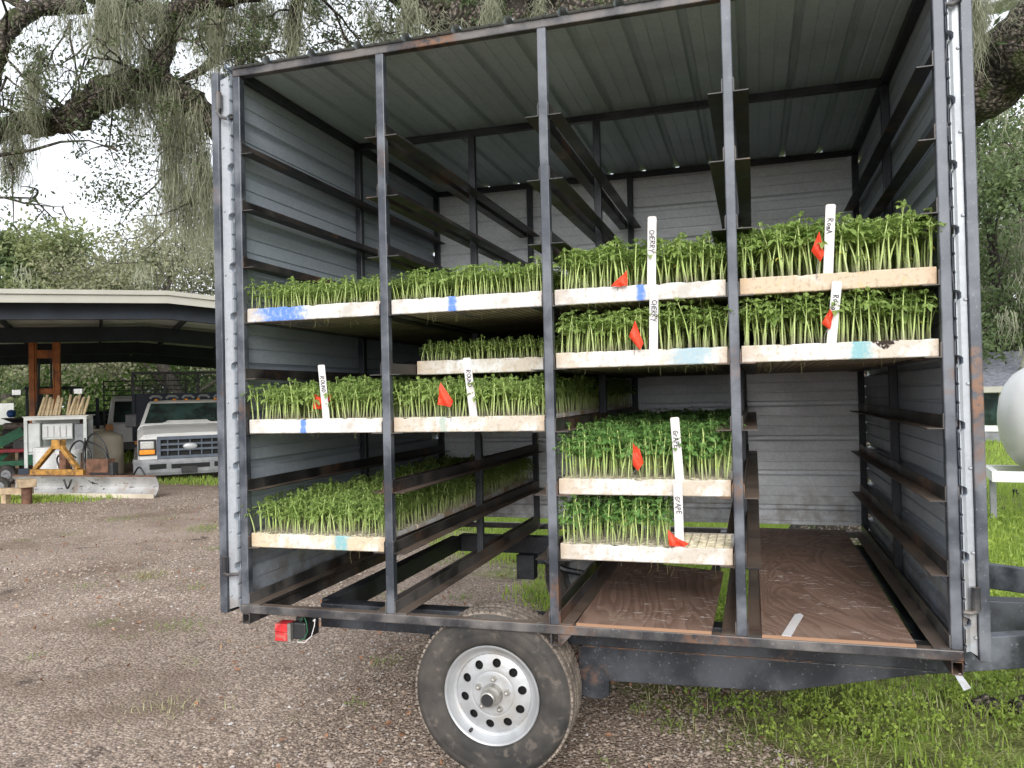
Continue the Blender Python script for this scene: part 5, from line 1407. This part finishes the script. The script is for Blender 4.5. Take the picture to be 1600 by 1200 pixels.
# orange forklift
fk = gpt(70, 19.0); ff = thing('forklift', 'old orange forklift with tall mast behind the clear cabinet', 'forklift', fk, math.radians(36))
b = MB()
for s in (-1, 1):
    b.box(s * .27 - .06, s * .27 + .06, 0, .14, .1, 3.3); b.box(s * .188 - .020, s * .188 + .020, .02, .12, .1, 3.1)
b.box(-.167, .167, .03, .11, 1.86, 2.0)
b.box(-.167, .167, .03, .12, 2.72, 2.92)
b.build('mast', MAT['orange'], ff, bevel=.01)
b = MB()
for s in (-1, 1): b.cyl((s * .13, .06, .2), (s * .13, .06, 2.7), .024)
b.tube([(-.10, .0, 2.6), (-.14, -.03, 1.8), (-.20, -.02, 1.2)], .02, 6); b.build('lift_chain', MAT['black'], ff)
b = MB(); b.box(-.5, .5, .35, 2.2, .45, 1.05); b.box(-.52, .52, 1.5, 2.3, .5, 1.25); b.build('body', MAT['orange'], ff, bevel=.05)
b = MB()
for x, y in ((-.48, .5), (.48, .5), (-.45, 1.9), (.45, 1.9)): b.bar((x, y, 1.0), (x * 1.0, y, 2.0), .05, .05)
b.box(-.52, .52, .45, 1.95, 2.0, 2.05); b.build('overhead_guard', MAT['shed_steel'], ff)
for s in (-1, 1):
    b = MB(); b.box(s * .66 - .09, s * .66 + .09, .30, .40, 1.86, 1.98); b.bar((s * .57, .35, 1.92), (s * .5, .5, 1.96), .03, .03); b.build('work_light', MAT['lamp'], ff)
    b = MB(); b.lathe([(.1, -.1), (.30, -.11), (.33, -.07), (.33, .07), (.30, .11), (.1, .1)], (s * .5, .45, .33), 'x', 20); b.build('wheel', MAT['rubber'], ff)
    b = MB(); b.box(s * .22 - .05, s * .22 + .05, -1.0, .0, .14, .18); b.box(s * .22 - .05, s * .22 + .05, -.04, -.001, .18, .75); b.build('fork', MAT['rust'], ff)
b = MB(); b.lathe([(.12, 0), (.135, .012), (.12, .024), (.105, .012), (.12, 0)], (.05, .62, 1.28), 'y', 20); b.build('steering_wheel', MAT['black'], ff)

# glazed cabinet with stakes on its lid
cb = atz(88, 757, 0); ca = thing('display_cabinet', 'clear plastic cabinet full of white tubs with a pale lid', 'cabinet', cb, math.radians(35))
b = MB(); b.box(-.56, .56, 0, .7, 1.30, 1.36); b.box(-.58, .60, -.02, .72, 1.361, 1.38); b.build('lid', MAT['siding'], ca)
b = MB()
for x in (-.53, .53):
    for y in (.02, .68): b.box(x - .03, x + .03, y - .02, y + .02, 0, 1.299)
b.box(-.56, .56, 0, .7, 0, .06); b.box(-.5, .5, .66, .68, .061, 1.299); b.box(-.499, .499, .03, .659, .62, .65); b.build('frame', MAT['cabinet'], ca)
b = MB(); b.box(-.50, -.28, .03, .3, .651, 1.24); b.box(-.25, .30, .05, .3, .90, 1.22); b.build('storage_tub', MAT['cabinet'], ca, bevel=.02)
b = MB()
for k in range(5): b.box(-.24 + k * .11, -.15 + k * .11, .03, .049, .95, 1.18)
b.build('tub_panel', MAT['white_plastic'], ca)
b = MB(); b.box(.33, .5, .05, .5, .68, 1.2); b.build('black_box', MAT['grey_plastic'], ca, bevel=.01)
def bucket(x, y, r0, h0, lb):
    p = atz(x, y, 0); t = thing('bucket', lb, 'bucket', p, 0, 'white buckets by the clear cabinet')
    b = MB(); b.lathe([(0, .012), (r0 * .86, .012), (r0 * .86, 0), (r0, h0 * .93), (r0 * 1.06, h0 * .93), (r0 * 1.06, h0), (r0 * .97, h0), (r0 * .95, h0 * .9)], (0, 0, 0), 'z', 28); b.build('body', MAT['white_plastic'], t)
    b = MB(); b.lathe([(r0 * 1.09, h0 * .99), (r0 * 1.09, h0 * 1.02), (0, h0 * 1.03)], (0, 0, 0), 'z', 28); b.build('lid', MAT['white_plastic'], t)
bucket(76, 764, .24, .78, 'tall white bucket in front of the clear cabinet, left one')
bucket(108, 763, .21, .72, 'white bucket beside the black hoses, right one')
lidp = cb + np.array([0, 0, 1.381])
for q in range(15):
    r = np.random.default_rng(500 + q); yy = math.radians(35)
    u = (-.32 + .05 * q + (0.10 if q > 7 else 0)); v = .12 + .03 * (q % 3)
    p = lidp + np.array([u * math.cos(yy) - v * math.sin(yy), u * math.sin(yy) + v * math.cos(yy), 0])
    L = .34 + .10 * r.random(); b = MB(); ti = r.uniform(.08, .38)
    b.tube([(0, 0, .01), (math.sin(ti) * L * .8, .05, math.cos(ti) * L)], [.028, .026], 8)
    o = b.build('wooden_stake', MAT['pale_wood'], loc=tuple(p)); tag(o, 'pale round wooden stake in the bundle on the cabinet lid', 'stake', 'wooden stakes on the cabinet lid')
# cream tank
tn = atz(146, 752, 0) + np.array([-.9, .95, 0]); tt = thing('storage_tank', 'cream upright plastic tank between cabinet and cab-over truck', 'tank', tn)
b = MB(); b.lathe([(0, 0), (.56, 0), (.58, .05), (.58, .98), (.56, 1.04), (.42, 1.12), (.18, 1.17)], (0, 0, 0), 'z', 40); b.build('shell', MAT['cream'], tt, smooth=True)
b = MB(); b.lathe([(.2, 1.165), (.2, 1.21), (.0, 1.22)], (0, 0, 0), 'z', 24); b.build('lid', MAT['cream'], tt)

tt.scale = (1, 1, .86)
# grader blade with yellow hitch frame
bl0 = atz(15, 776, 0); bl1 = atz(240, 779, 0); bd = bl1 - bl0; bL = float(np.linalg.norm(bd)); by = math.atan2(bd[1], bd[0])
gb = thing('grader_blade', 'rear grader blade with chipped silver mouldboard and yellow hitch frame', 'grader blade', (bl0 + bl1) / 2, by)
b = MB(); H = .36; prof = []
for k in range(9):
    t = k / 8; prof.append((.10 * math.sin(t * math.pi) * 1.0 + .05 * t, t * H))
hw = bL / 2
poly = [(-hw, y, z) for y, z in prof] + [(-hw, y + .015, z) for y, z in reversed(prof)]
b.prism(poly, (bL, 0, 0)); b.build('mouldboard', MAT['blade'], gb)
b = MB(); b.box(-hw - .01, hw + .01, -.012, .0, .0, .075); b.build('cutting_edge', MAT['cream'], gb)
b = MB(); b.box(-hw, hw, .05, .075, H - .005, H + .02); b.build('top_edge', MAT['rust'], gb)
fx = lambda x, y, d=0: None
HO = (.48, 0, .085)
b = MB(HO); zb_ = .45
b.box(-.72, .42, .14, .24, zb_, zb_ + .10)
b.bar((-.64, .19, zb_ + .1), (-.18, .19, zb_ + .54), .09, .07); b.bar((.28, .19, zb_ + .1), (-.10, .19, zb_ + .54), .09, .07)
b.box(-.22, -.04, .12, .26, zb_ + .46, zb_ + .62); b.build('hitch_frame', MAT['yellow'], gb, bevel=.008)
b = MB(HO); b.box(-.20, -.06, .27, .38, zb_ - .2, zb_ + .42); b.box(-.1, .9, .20, .30, zb_ - .06, zb_ + .04); b.box(.5, .95, .13, .3, zb_ + .05, zb_ + .28); b.build('drawbar', MAT['rust'], gb)
b = MB(HO); b.box(-.95, -.722, .13, .26, zb_ - .02, zb_ + .11); b.build('hitch_end', MAT['shed_steel'], gb)
b = MB(HO); b.cyl((-.52, .45, zb_ - .1), (-.30, .45, zb_ - .02), .07); b.build('pivot_pin', MAT['chrome'], gb)
r = np.random.default_rng(12)
hz = thing('hydraulic_hoses', 'tangle of black hydraulic hoses looping over the yellow hitch frame', 'hoses', (bl0 + bl1) / 2 + np.array([-.40 * math.cos(by), -.40 * math.sin(by), .36]), by)
for pts in ([(.05, .2, .1), (-.02, .25, .45), (.2, .25, .60), (.42, .25, .35), (.35, .25, .1)], [(.3, .25, .05), (.32, .25, .55), (.5, .25, .72), (.72, .25, .5), (.8, .3, .1), (1.0, .4, -.1)], [(.4, .2, .6), (.7, .2, .45), (.9, .2, .1), (1.05, .3, -.15), (1.3, .5, -.25)],
            [(.35, .2, .65), (.30, .2, .3), (.45, .2, .1), (.75, .2, .12), (.85, .2, .3)], [(-.3, .3, .1), (-.35, .3, .3), (-.15, .3, .4), (.05, .3, .3)], [(.9, .6, -.2), (1.1, .6, .1), (1.25, .6, -.05), (1.4, .7, -.3)], [(.1, -.02, -.05), (.18, -.03, -.2), (.26, -.02, -.05)]):
    p, _ = smooth_path(pts, [1] * len(pts), 6); b = MB(); b.tube(p, .016, 7); b.build('hose', MAT['hose'], hz, smooth=True)
b = MB(); b.box(.48, .95, .15, .3, .0, .22); b.build('valve_block', MAT['black'], hz, bevel=.02)

# pipe post with timber cap
pp = atz(42, 787, 0); pps = thing('pipe_post', 'short rusty pipe post capped with a weathered timber block', 'post', pp)
b = MB(); b.cyl((0, 0, -.1), (0, 0, .27), .078, n=18); b.build('pipe', MAT['rust'], pps, smooth=False)
b = MB(); b.box(-.145, .145, -.12, .12, .271, .40); o = b.build('timber_block', MAT['wood'], pps, bevel=.01); o.rotation_euler = (0, 0, -.55)
pr = thing('rusty_post', 'slim rusty upright post right of the clear cabinet', 'post', atz(132, 752, 0) + np.array([-.1, .1, 0])); b = MB(); b.box(-.05, .05, -.05, .05, -.1, 1.36); b.box(-.07, .07, -.07, .07, 1.361, 1.38); b.build('upright', MAT['rust'], pr)

# green and red picnic bench with basket, tyres and small wheel
pc = gpt(24, 18.6); bn = thing('picnic_bench', 'green bench with dark red seat plank at the left edge', 'bench', pc, math.radians(38))
b = MB(); b.box(-.7, .55, -.22, .18, .52, .60); b.build('seat', MAT['red_paint'], bn, bevel=.01)
b = MB(); b.bar((-.6, 0, .05), (-.2, .1, .515), .08, .1); b.bar((.5, 0, .05), (.2, .1, .515), .08, .1); b.box(-.6, .5, -.05, .05, .2, .32); b.bar((-.9, .25, .45), (.1, .25, 1.0), .06, .22); b.build('frame', MAT['green_paint'], bn)
b = MB(); b.prism([(-.05, .2, .60), (.45, .2, .60), (.22, .2, .98)], (0, .3, 0)); b.build('end_board', MAT['green_paint'], bn)
cr_ = thing('black_crate', 'black plastic crate with white label resting on the red bench seat', 'crate', pc + np.array([.22, .12, .602]), math.radians(38))
b = MB(); b.box(-.28, .28, -.12, .12, 0, .02); b.box(-.28, .28, -.12, -.10, .02, .19); b.box(-.28, .28, .10, .12, .02, .19); b.box(-.28, -.26, -.0999, .0999, .02, .19); b.box(.26, .28, -.0999, .0999, .02, .19); b.build('shell', MAT['black'], cr_)
b = MB(); b.box(.08, .24, -.124, -.1205, .06, .13); b.build('label', MAT['white_plastic'], cr_)
ty = gpt(30, 21)
for q in range(4):
    b = MB(); b.lathe([(.22, -.06), (.36, -.08), (.41, -.04), (.41, .04), (.36, .08), (.22, .06)], (0, 0, 0), 'z', 28)
    o = b.build('old_tyre', MAT['tread' if q % 2 else 'rubber'], loc=(ty[0] + .05 * (q % 2), ty[1], .58 + q * .165)); tag(o, ['lowest worn tyre of the stack behind the red bench', 'second lowest tyre of the stack behind the red bench', 'second highest tyre of the stack behind the red bench', 'topmost tyre of the stack under the black basin'][q], 'tyre', 'stacked tyres behind the bench')
st_ = thing('tyre_pallet', 'timber pallet carrying the stack of old tyres', 'pallet', (ty[0], ty[1], 0)); b = MB()
for y in (-.4, -.2, 0, .2, .4): b.box(-.5, .5, y - .07, y + .07, .46, .49)
for x in (-.42, .42): b.box(x - .06, x + .06, -.46, .46, 0, .459)
b.build('deck', MAT['wood'], st_)
bs = thing('black_basin', 'shallow black basin on the tyre stack', 'basin', (ty[0] + .12, ty[1] - .05, 1.165)); b = MB(); b.lathe([(0, 0), (.22, 0), (.42, .10), (.45, .10), (.45, .12), (.42, .12), (.2, .02), (0, .02)], (0, 0, 0), 'z', 28); b.build('bowl', MAT['black'], bs)
bb = MB(); bb.lathe([(0, 0), (.07, .01), (.11, .07), (.115, .13), (.08, .19), (0, .21)], (0, 0, 0), 'z', 18); o = bb.build('blue_jug', MAT['blue'], loc=(ty[0] - .22, ty[1] - .05, 1.29), smooth=True); tag(o, 'small blue jug on the black basin', 'jug')
for q, (x, y, r0) in enumerate(((10, 757, .20), (0, 775, .17))):
    p = atz(x, y, 0); t = thing('small_wheel', ['upright dark wheel leaning under the green bench', 'lower dark wheel at the very left edge'][q], 'wheel', p, math.radians(30), 'loose dark wheels at the left edge')
    b = MB(); b.lathe([(.5 * r0, -.05), (.9 * r0, -.07), (r0, -.03), (r0, .03), (.9 * r0, .07), (.5 * r0, .05)], (0, 0, r0), 'y', 28); b.build('tyre', MAT['rubber'], t)
    b = MB(); b.lathe([(0, -.03), (.25 * r0, -.045), (.5 * r0, -.03), (.5 * r0, .03), (0, .03)], (0, 0, r0), 'y', 20); b.build('rim', MAT['grey_plastic'], t)
pl = atz(10, 790, 0); tb2 = thing('timber_beam', 'weathered timber beam lying by the wheels at the left edge', 'timber', pl); b = MB(); b.bar((-.5, .2, .20), (.15, .33, .20), .12, .1); b.bar((-.3, .25, 0), (-.3, .25, .145), .1, .1); b.bar((.1, .3, 0), (.1, .3, .145), .1, .1); b.build('beam', MAT['wood'], tb2)
bnm = gpt(-2, 30); sg_ = thing('white_sign', 'white board on posts beyond the lawn at the far left', 'sign', bnm, math.radians(30)); b = MB(); b.box(-.9, .5, 0, .04, .9, 1.7); b.build('board', MAT['siding'], sg_); b = MB(); b.box(-.7, -.62, .041, .1, 0, 1.6); b.box(.3, .38, .041, .1, 0, 1.6); b.build('post', MAT['wood'], sg_)
# ------------------------------------------------------------------ ground, lawn, gravel, weeds
b = MB()
xs = np.concatenate([[-400, -120, -60], np.linspace(-30, 30, 61), [60, 120, 400]]); n = len(xs)
V = []; F = []
for yv in xs:
    for xv in xs:
        near = max(0, 1 - math.hypot(xv - 1, yv - 2) / 28); inside = -1.5 < xv < 5 and -1 < yv < 4
        V.append((xv, yv + 5, 0 if inside else .012 * math.sin(xv * .9) * math.cos(yv * .7) * near))
for j in range(n - 1):
    for i in range(n - 1): F.append((j * n + i, j * n + i + 1, (j + 1) * n + i + 1, (j + 1) * n + i))
b.add(V, F); struct(b.build('ground', MAT['ground'], smooth=True))
rg = np.random.default_rng(33)
def hnoise(x, y):   # cheap smooth value noise made of a few sines
    return (np.sin(x * 2.1 + 1.3 * np.sin(y * 1.7)) + np.sin(y * 2.7 + 1.1 * np.sin(x * 1.3 + 2)) + .6 * np.sin(x * 5.3 + y * 4.1)) / 2.6
def lawnness(x, y):
    return x + .6 * y + .25 * np.maximum(y - 2.5, 0) + 1.1 * hnoise(x, y)
def blades(P, h, w, r, lean=.5):
    k = len(P); a = r.uniform(0, 6.28, k); s = np.stack([np.cos(a), np.sin(a), 0 * a], 1); d = np.stack([-np.sin(a), np.cos(a), 0 * a], 1)
    hh = h * r.uniform(.5, 1.3, (k, 1)); ww = w * r.uniform(.7, 1.2, (k, 1)); ln = hh * r.uniform(.1, 1, (k, 1)) * lean
    z = np.array([0, 0, 1.0])
    m = P + z * hh * .55 + d * ln * .35; t = P + z * hh + d * ln
    q1 = np.stack([P - s * ww, P + s * ww, m + s * ww * .8, m - s * ww * .8], 1); q2 = np.stack([m - s * ww * .8, m + s * ww * .8, t + s * ww * .1, t - s * ww * .1], 1)
    return np.concatenate([q1, q2])
def scatter(n, x0, x1, y0, y1, dens):
    x = rg.uniform(x0, x1, n); y = rg.uniform(y0, y1, n); k = rg.random(n) < dens(x, y)
    return np.stack([x[k], y[k], np.zeros(k.sum())], 1)
def sm(x, a, b): t = np.clip((x - a) / (b - a), 0, 1); return t * t * (3 - 2 * t)
gq = Quads()
gq.add(blades(scatter(90000, 1.2, 6.5, .3, 8, lambda x, y: sm(lawnness(x, y), 2.7, 4.2) * np.where(y < 2.4,   .10 + .22 * (hnoise(x * 2.3, y * 2.3) > .1), .8)), .075, .0035, rg))
gq.add(blades(scatter(90000, 2, 18, 4, 26, lambda x, y: sm(lawnness(x, y), 3, 5) * np.clip(1.3 - (y - 4) / 22, .3, 1)), .10, .008, rg))
gq.add(blades(scatter(70000, -2.5, 3, 2.5, 10, lambda x, y: sm(lawnness(x, y), 2.2, 3.6)), .08, .005, rg))
# strip of grass in front of the shed and beyond it
gq.add(blades(scatter(30000, -14, -7.4, 6.0, 8.6, lambda x, y: sm(np.abs((y - 7.45) - .13 * (x + 9)), .55, .10) * sm(x, -7.6, -9.4) * .75), .07, .008, rg))
gq.add(blades(scatter(1500, -9.6, -7.5, 9.6, 10.6, lambda x, y: .5 + 0 * x), .10, .01, rg))
gq.add(blades(scatter(60000, -45, -12, 14, 45, lambda x, y: .75 + 0 * x), .16, .03, rg))
gr = gq.done('lawn_grass', MAT['grass'], None, (0, 0, 0)); tag(gr, 'short green lawn grass beside and behind the trailer', 'grass', kind='stuff')
# low broad-leaved weeds by the tongue
wq = Quads()
P = scatter(26000, 1.6, 4.8, .25, 3.2, lambda x, y: sm(lawnness(x, y) + .35 * hnoise(x * 3, y * 3), 2.3, 3.9) * np.where(hnoise(x * 2.7 + 3, y * 2.7) > -.1, .75, .12))
rosettes = np.repeat(P[:4000], 5, 0); rosettes[:, 2] = rg.uniform(.012, .06, len(rosettes))
a = rg.uniform(0, 6.28, len(rosettes)); rr = rg.uniform(.004, .02, len(rosettes)); rosettes[:, 0] += np.cos(a) * rr; rosettes[:, 1] += np.sin(a) * rr
wq.add(leaves(rg, rosettes, .023, .0082, .05))
P = scatter(16000, -.6, 2.4, 2.4, 6, lambda x, y: sm(lawnness(x, y), 2.6, 3.6)); P[:, 2] = rg.uniform(.01, .09, len(P)); wq.add(leaves(rg, P, .035, .012, .0))
P = scatter(30000, 2.6, 9, 1.5, 8, lambda x, y: sm(lawnness(x, y), 3, 4.5) * .8); P[:, 2] = rg.uniform(.01, .09, len(P)); wq.add(leaves(rg, P, .045, .014, .0))
ww = wq.done('ground_cover', MAT['weed'], None, (0, 0, 0)); tag(ww, 'bright green broad-leaved ground cover around the trailer tongue', 'weeds', kind='stuff')
# sparse tufts on the gravel
tq = Quads(); dq = Quads()
for (x, y, n_, sg, h, dry) in ((290, 980, 160, .10, .05, 0), (230, 902, 220, .10, .06, 1), (340, 858, 60, .07, .06, 0), (140, 915, 50, .10, .04, 0), (190, 812, 150, .13, .06, 0), (250, 812, 80, .12, .05, 0), (320, 828, 260, .16, .11, 0), (110, 836, 60, .1, .05, 0), (35, 845, 50, .08, .05, 0),
       (310, 918, 40, .05, .05, 0), (260, 1110, 150, .12, .05, 1), (600, 1035, 60, .06, .05, 0), (55, 1030, 25, .04, .04, 0), (160, 975, 40, .06, .04, 0), (300, 1040, 30, .05, .03, 0), (555, 1100, 30, .04, .03, 0), (200, 1000, 20, .04, .03, 0),
       (1045, 1135, 60, .04, .06, 0), (1190, 1150, 90, .06, .07, 0), (1090, 1115, 40, .03, .05, 0), (1000, 1110, 30, .03, .05, 0), (560, 935, 120, .10, .08, 0), (640, 930, 60, .08, .06, 0), (720, 935, 40, .05, .06, 0), (700, 880, 90, .12, .06, 0), (850, 935, 260, .10, .09, 0), (950, 1190, 20, .03, .03, 0)):
    n_ = int(n_ * .6); c = atz(x, y); P = c + np.stack([rg.normal(0, sg, n_), rg.normal(0, sg, n_), np.zeros(n_)], 1); (dq if dry else tq).add(blades(P, h * (.6 if not dry else .8), .003, rg, 1.8))
    if not dry:
        P = c + np.stack([rg.normal(0, sg, n_ // 2), rg.normal(0, sg, n_ // 2), rg.uniform(.005, .03, n_ // 2)], 1); tq.add(leaves(rg, P, .02, .006, .0))
dq.add(blades(scatter(5000, 1.4, 4.2, .3, 2.6, lambda x, y: sm(lawnness(x, y), 2.0, 3.2) * .7), .055, .0025, rg, 2.2))
t1 = tq.done('gravel_weeds', MAT['tuft'], None, (0, 0, 0)); tag(t1, 'small green weed tufts scattered over the bare gravel', 'weeds', kind='stuff')
t2 = dq.done('dry_tufts', MAT['dry_grass'], None, (0, 0, 0)); tag(t2, 'pale dry grass wisps lying on the gravel and among the weeds', 'dry grass', kind='stuff')
# loose stones
def stones(n, x0, x1, y0, y1, s, dens):
    P = scatter(n, x0, x1, y0, y1, dens); k = len(P)
    base = np.array([(1, 0, 0), (.3, .95, .1), (-.8, .6, 0), (-.8, -.6, .05), (.3, -.95, 0), (0, 0, .75)], float)
    sc = s * rg.lognormal(0, .35, (k, 1, 1)); a = rg.uniform(0, 6.28, k); c, q = np.cos(a), np.sin(a)
    V = base[None] * np.array([1.0, .75, .8]) * (1 + rg.normal(0, .15, (k, 6, 3)))
    X = V[:, :, 0] * c[:, None] - V[:, :, 1] * q[:, None]; Y = V[:, :, 0] * q[:, None] + V[:, :, 1] * c[:, None]
    V = np.stack([X, Y, V[:, :, 2]], 2) * sc + P[:, None, :] + np.array([0, 0, .001])
    tri = np.array([(0, 1, 5), (1, 2, 5), (2, 3, 5), (3, 4, 5), (4, 0, 5)]); F = (tri[None] + (np.arange(k) * 6)[:, None, None]).reshape(-1, 3)
    return V.reshape(-1, 3), F
def stone_mat():
    k = NT('gravel_stone', .9, 0, .2); w = k.wpos()
    v = k.voro(45, w, 'Color'); s = k.n('ShaderNodeSeparateColor'); k.l(v, s.inputs[0])
    c = k.mix(k.rng(s.outputs[0], 0, 1), (.18, .135, .105), (.46, .37, .30)); c = k.mix(k.rng(s.outputs[1], .9, 1), c, (.55, .52, .50)); k.col(c); return k.m
MAT['stone'] = stone_mat()
V1, F1 = stones(60000, -3.2, 3.0, -.6, 2.4, .0075, lambda x, y: (lawnness(x, y) < 3.0) * np.clip(.95 + .5 * hnoise(x * 1.4, y * 1.4), .15, 1))
V2, F2 = stones(50000, -9, 1.5, .8, 9, .011, lambda x, y: (lawnness(x, y) < 2.5) * np.clip(.6 + .6 * hnoise(x, y), .1, 1))
V3, F3 = stones(420, -4, 2.6, -.4, 5, .020, lambda x, y: (lawnness(x, y) < 3) * np.clip(.5 + .8 * hnoise(x * .8, y * .8), .05, 1))
g = mass('gravel', np.concatenate([V1, V2, V3]), np.concatenate([F1, F2 + len(V1), F3 + len(V1) + len(V2)]), MAT['stone']); tag(g, 'loose grey-brown gravel strewn over the yard', 'gravel', kind='stuff')
# fallen leaves and wood chips
lq2 = Quads(); P = scatter(1000, -6, 3, -.4, 7, lambda x, y: (lawnness(x, y) < 3.5) * 1.0); P[:, 2] = .014; lq2.add(leaves(rg, P, .045, .011, .0) * np.array([1, 1, 1]))
MAT['dead_leaf'] = plain('dead_leaf', (.22, .11, .06), .8, 0, .5, 4, (.38, .29, .2))
lv = lq2.done('fallen_leaves', MAT['dead_leaf'], None, (0, 0, 0)); tag(lv, 'brown fallen oak leaves dotted over the gravel', 'leaves', kind='stuff')
# mossy stump-like clod at the lawn edge, right foreground
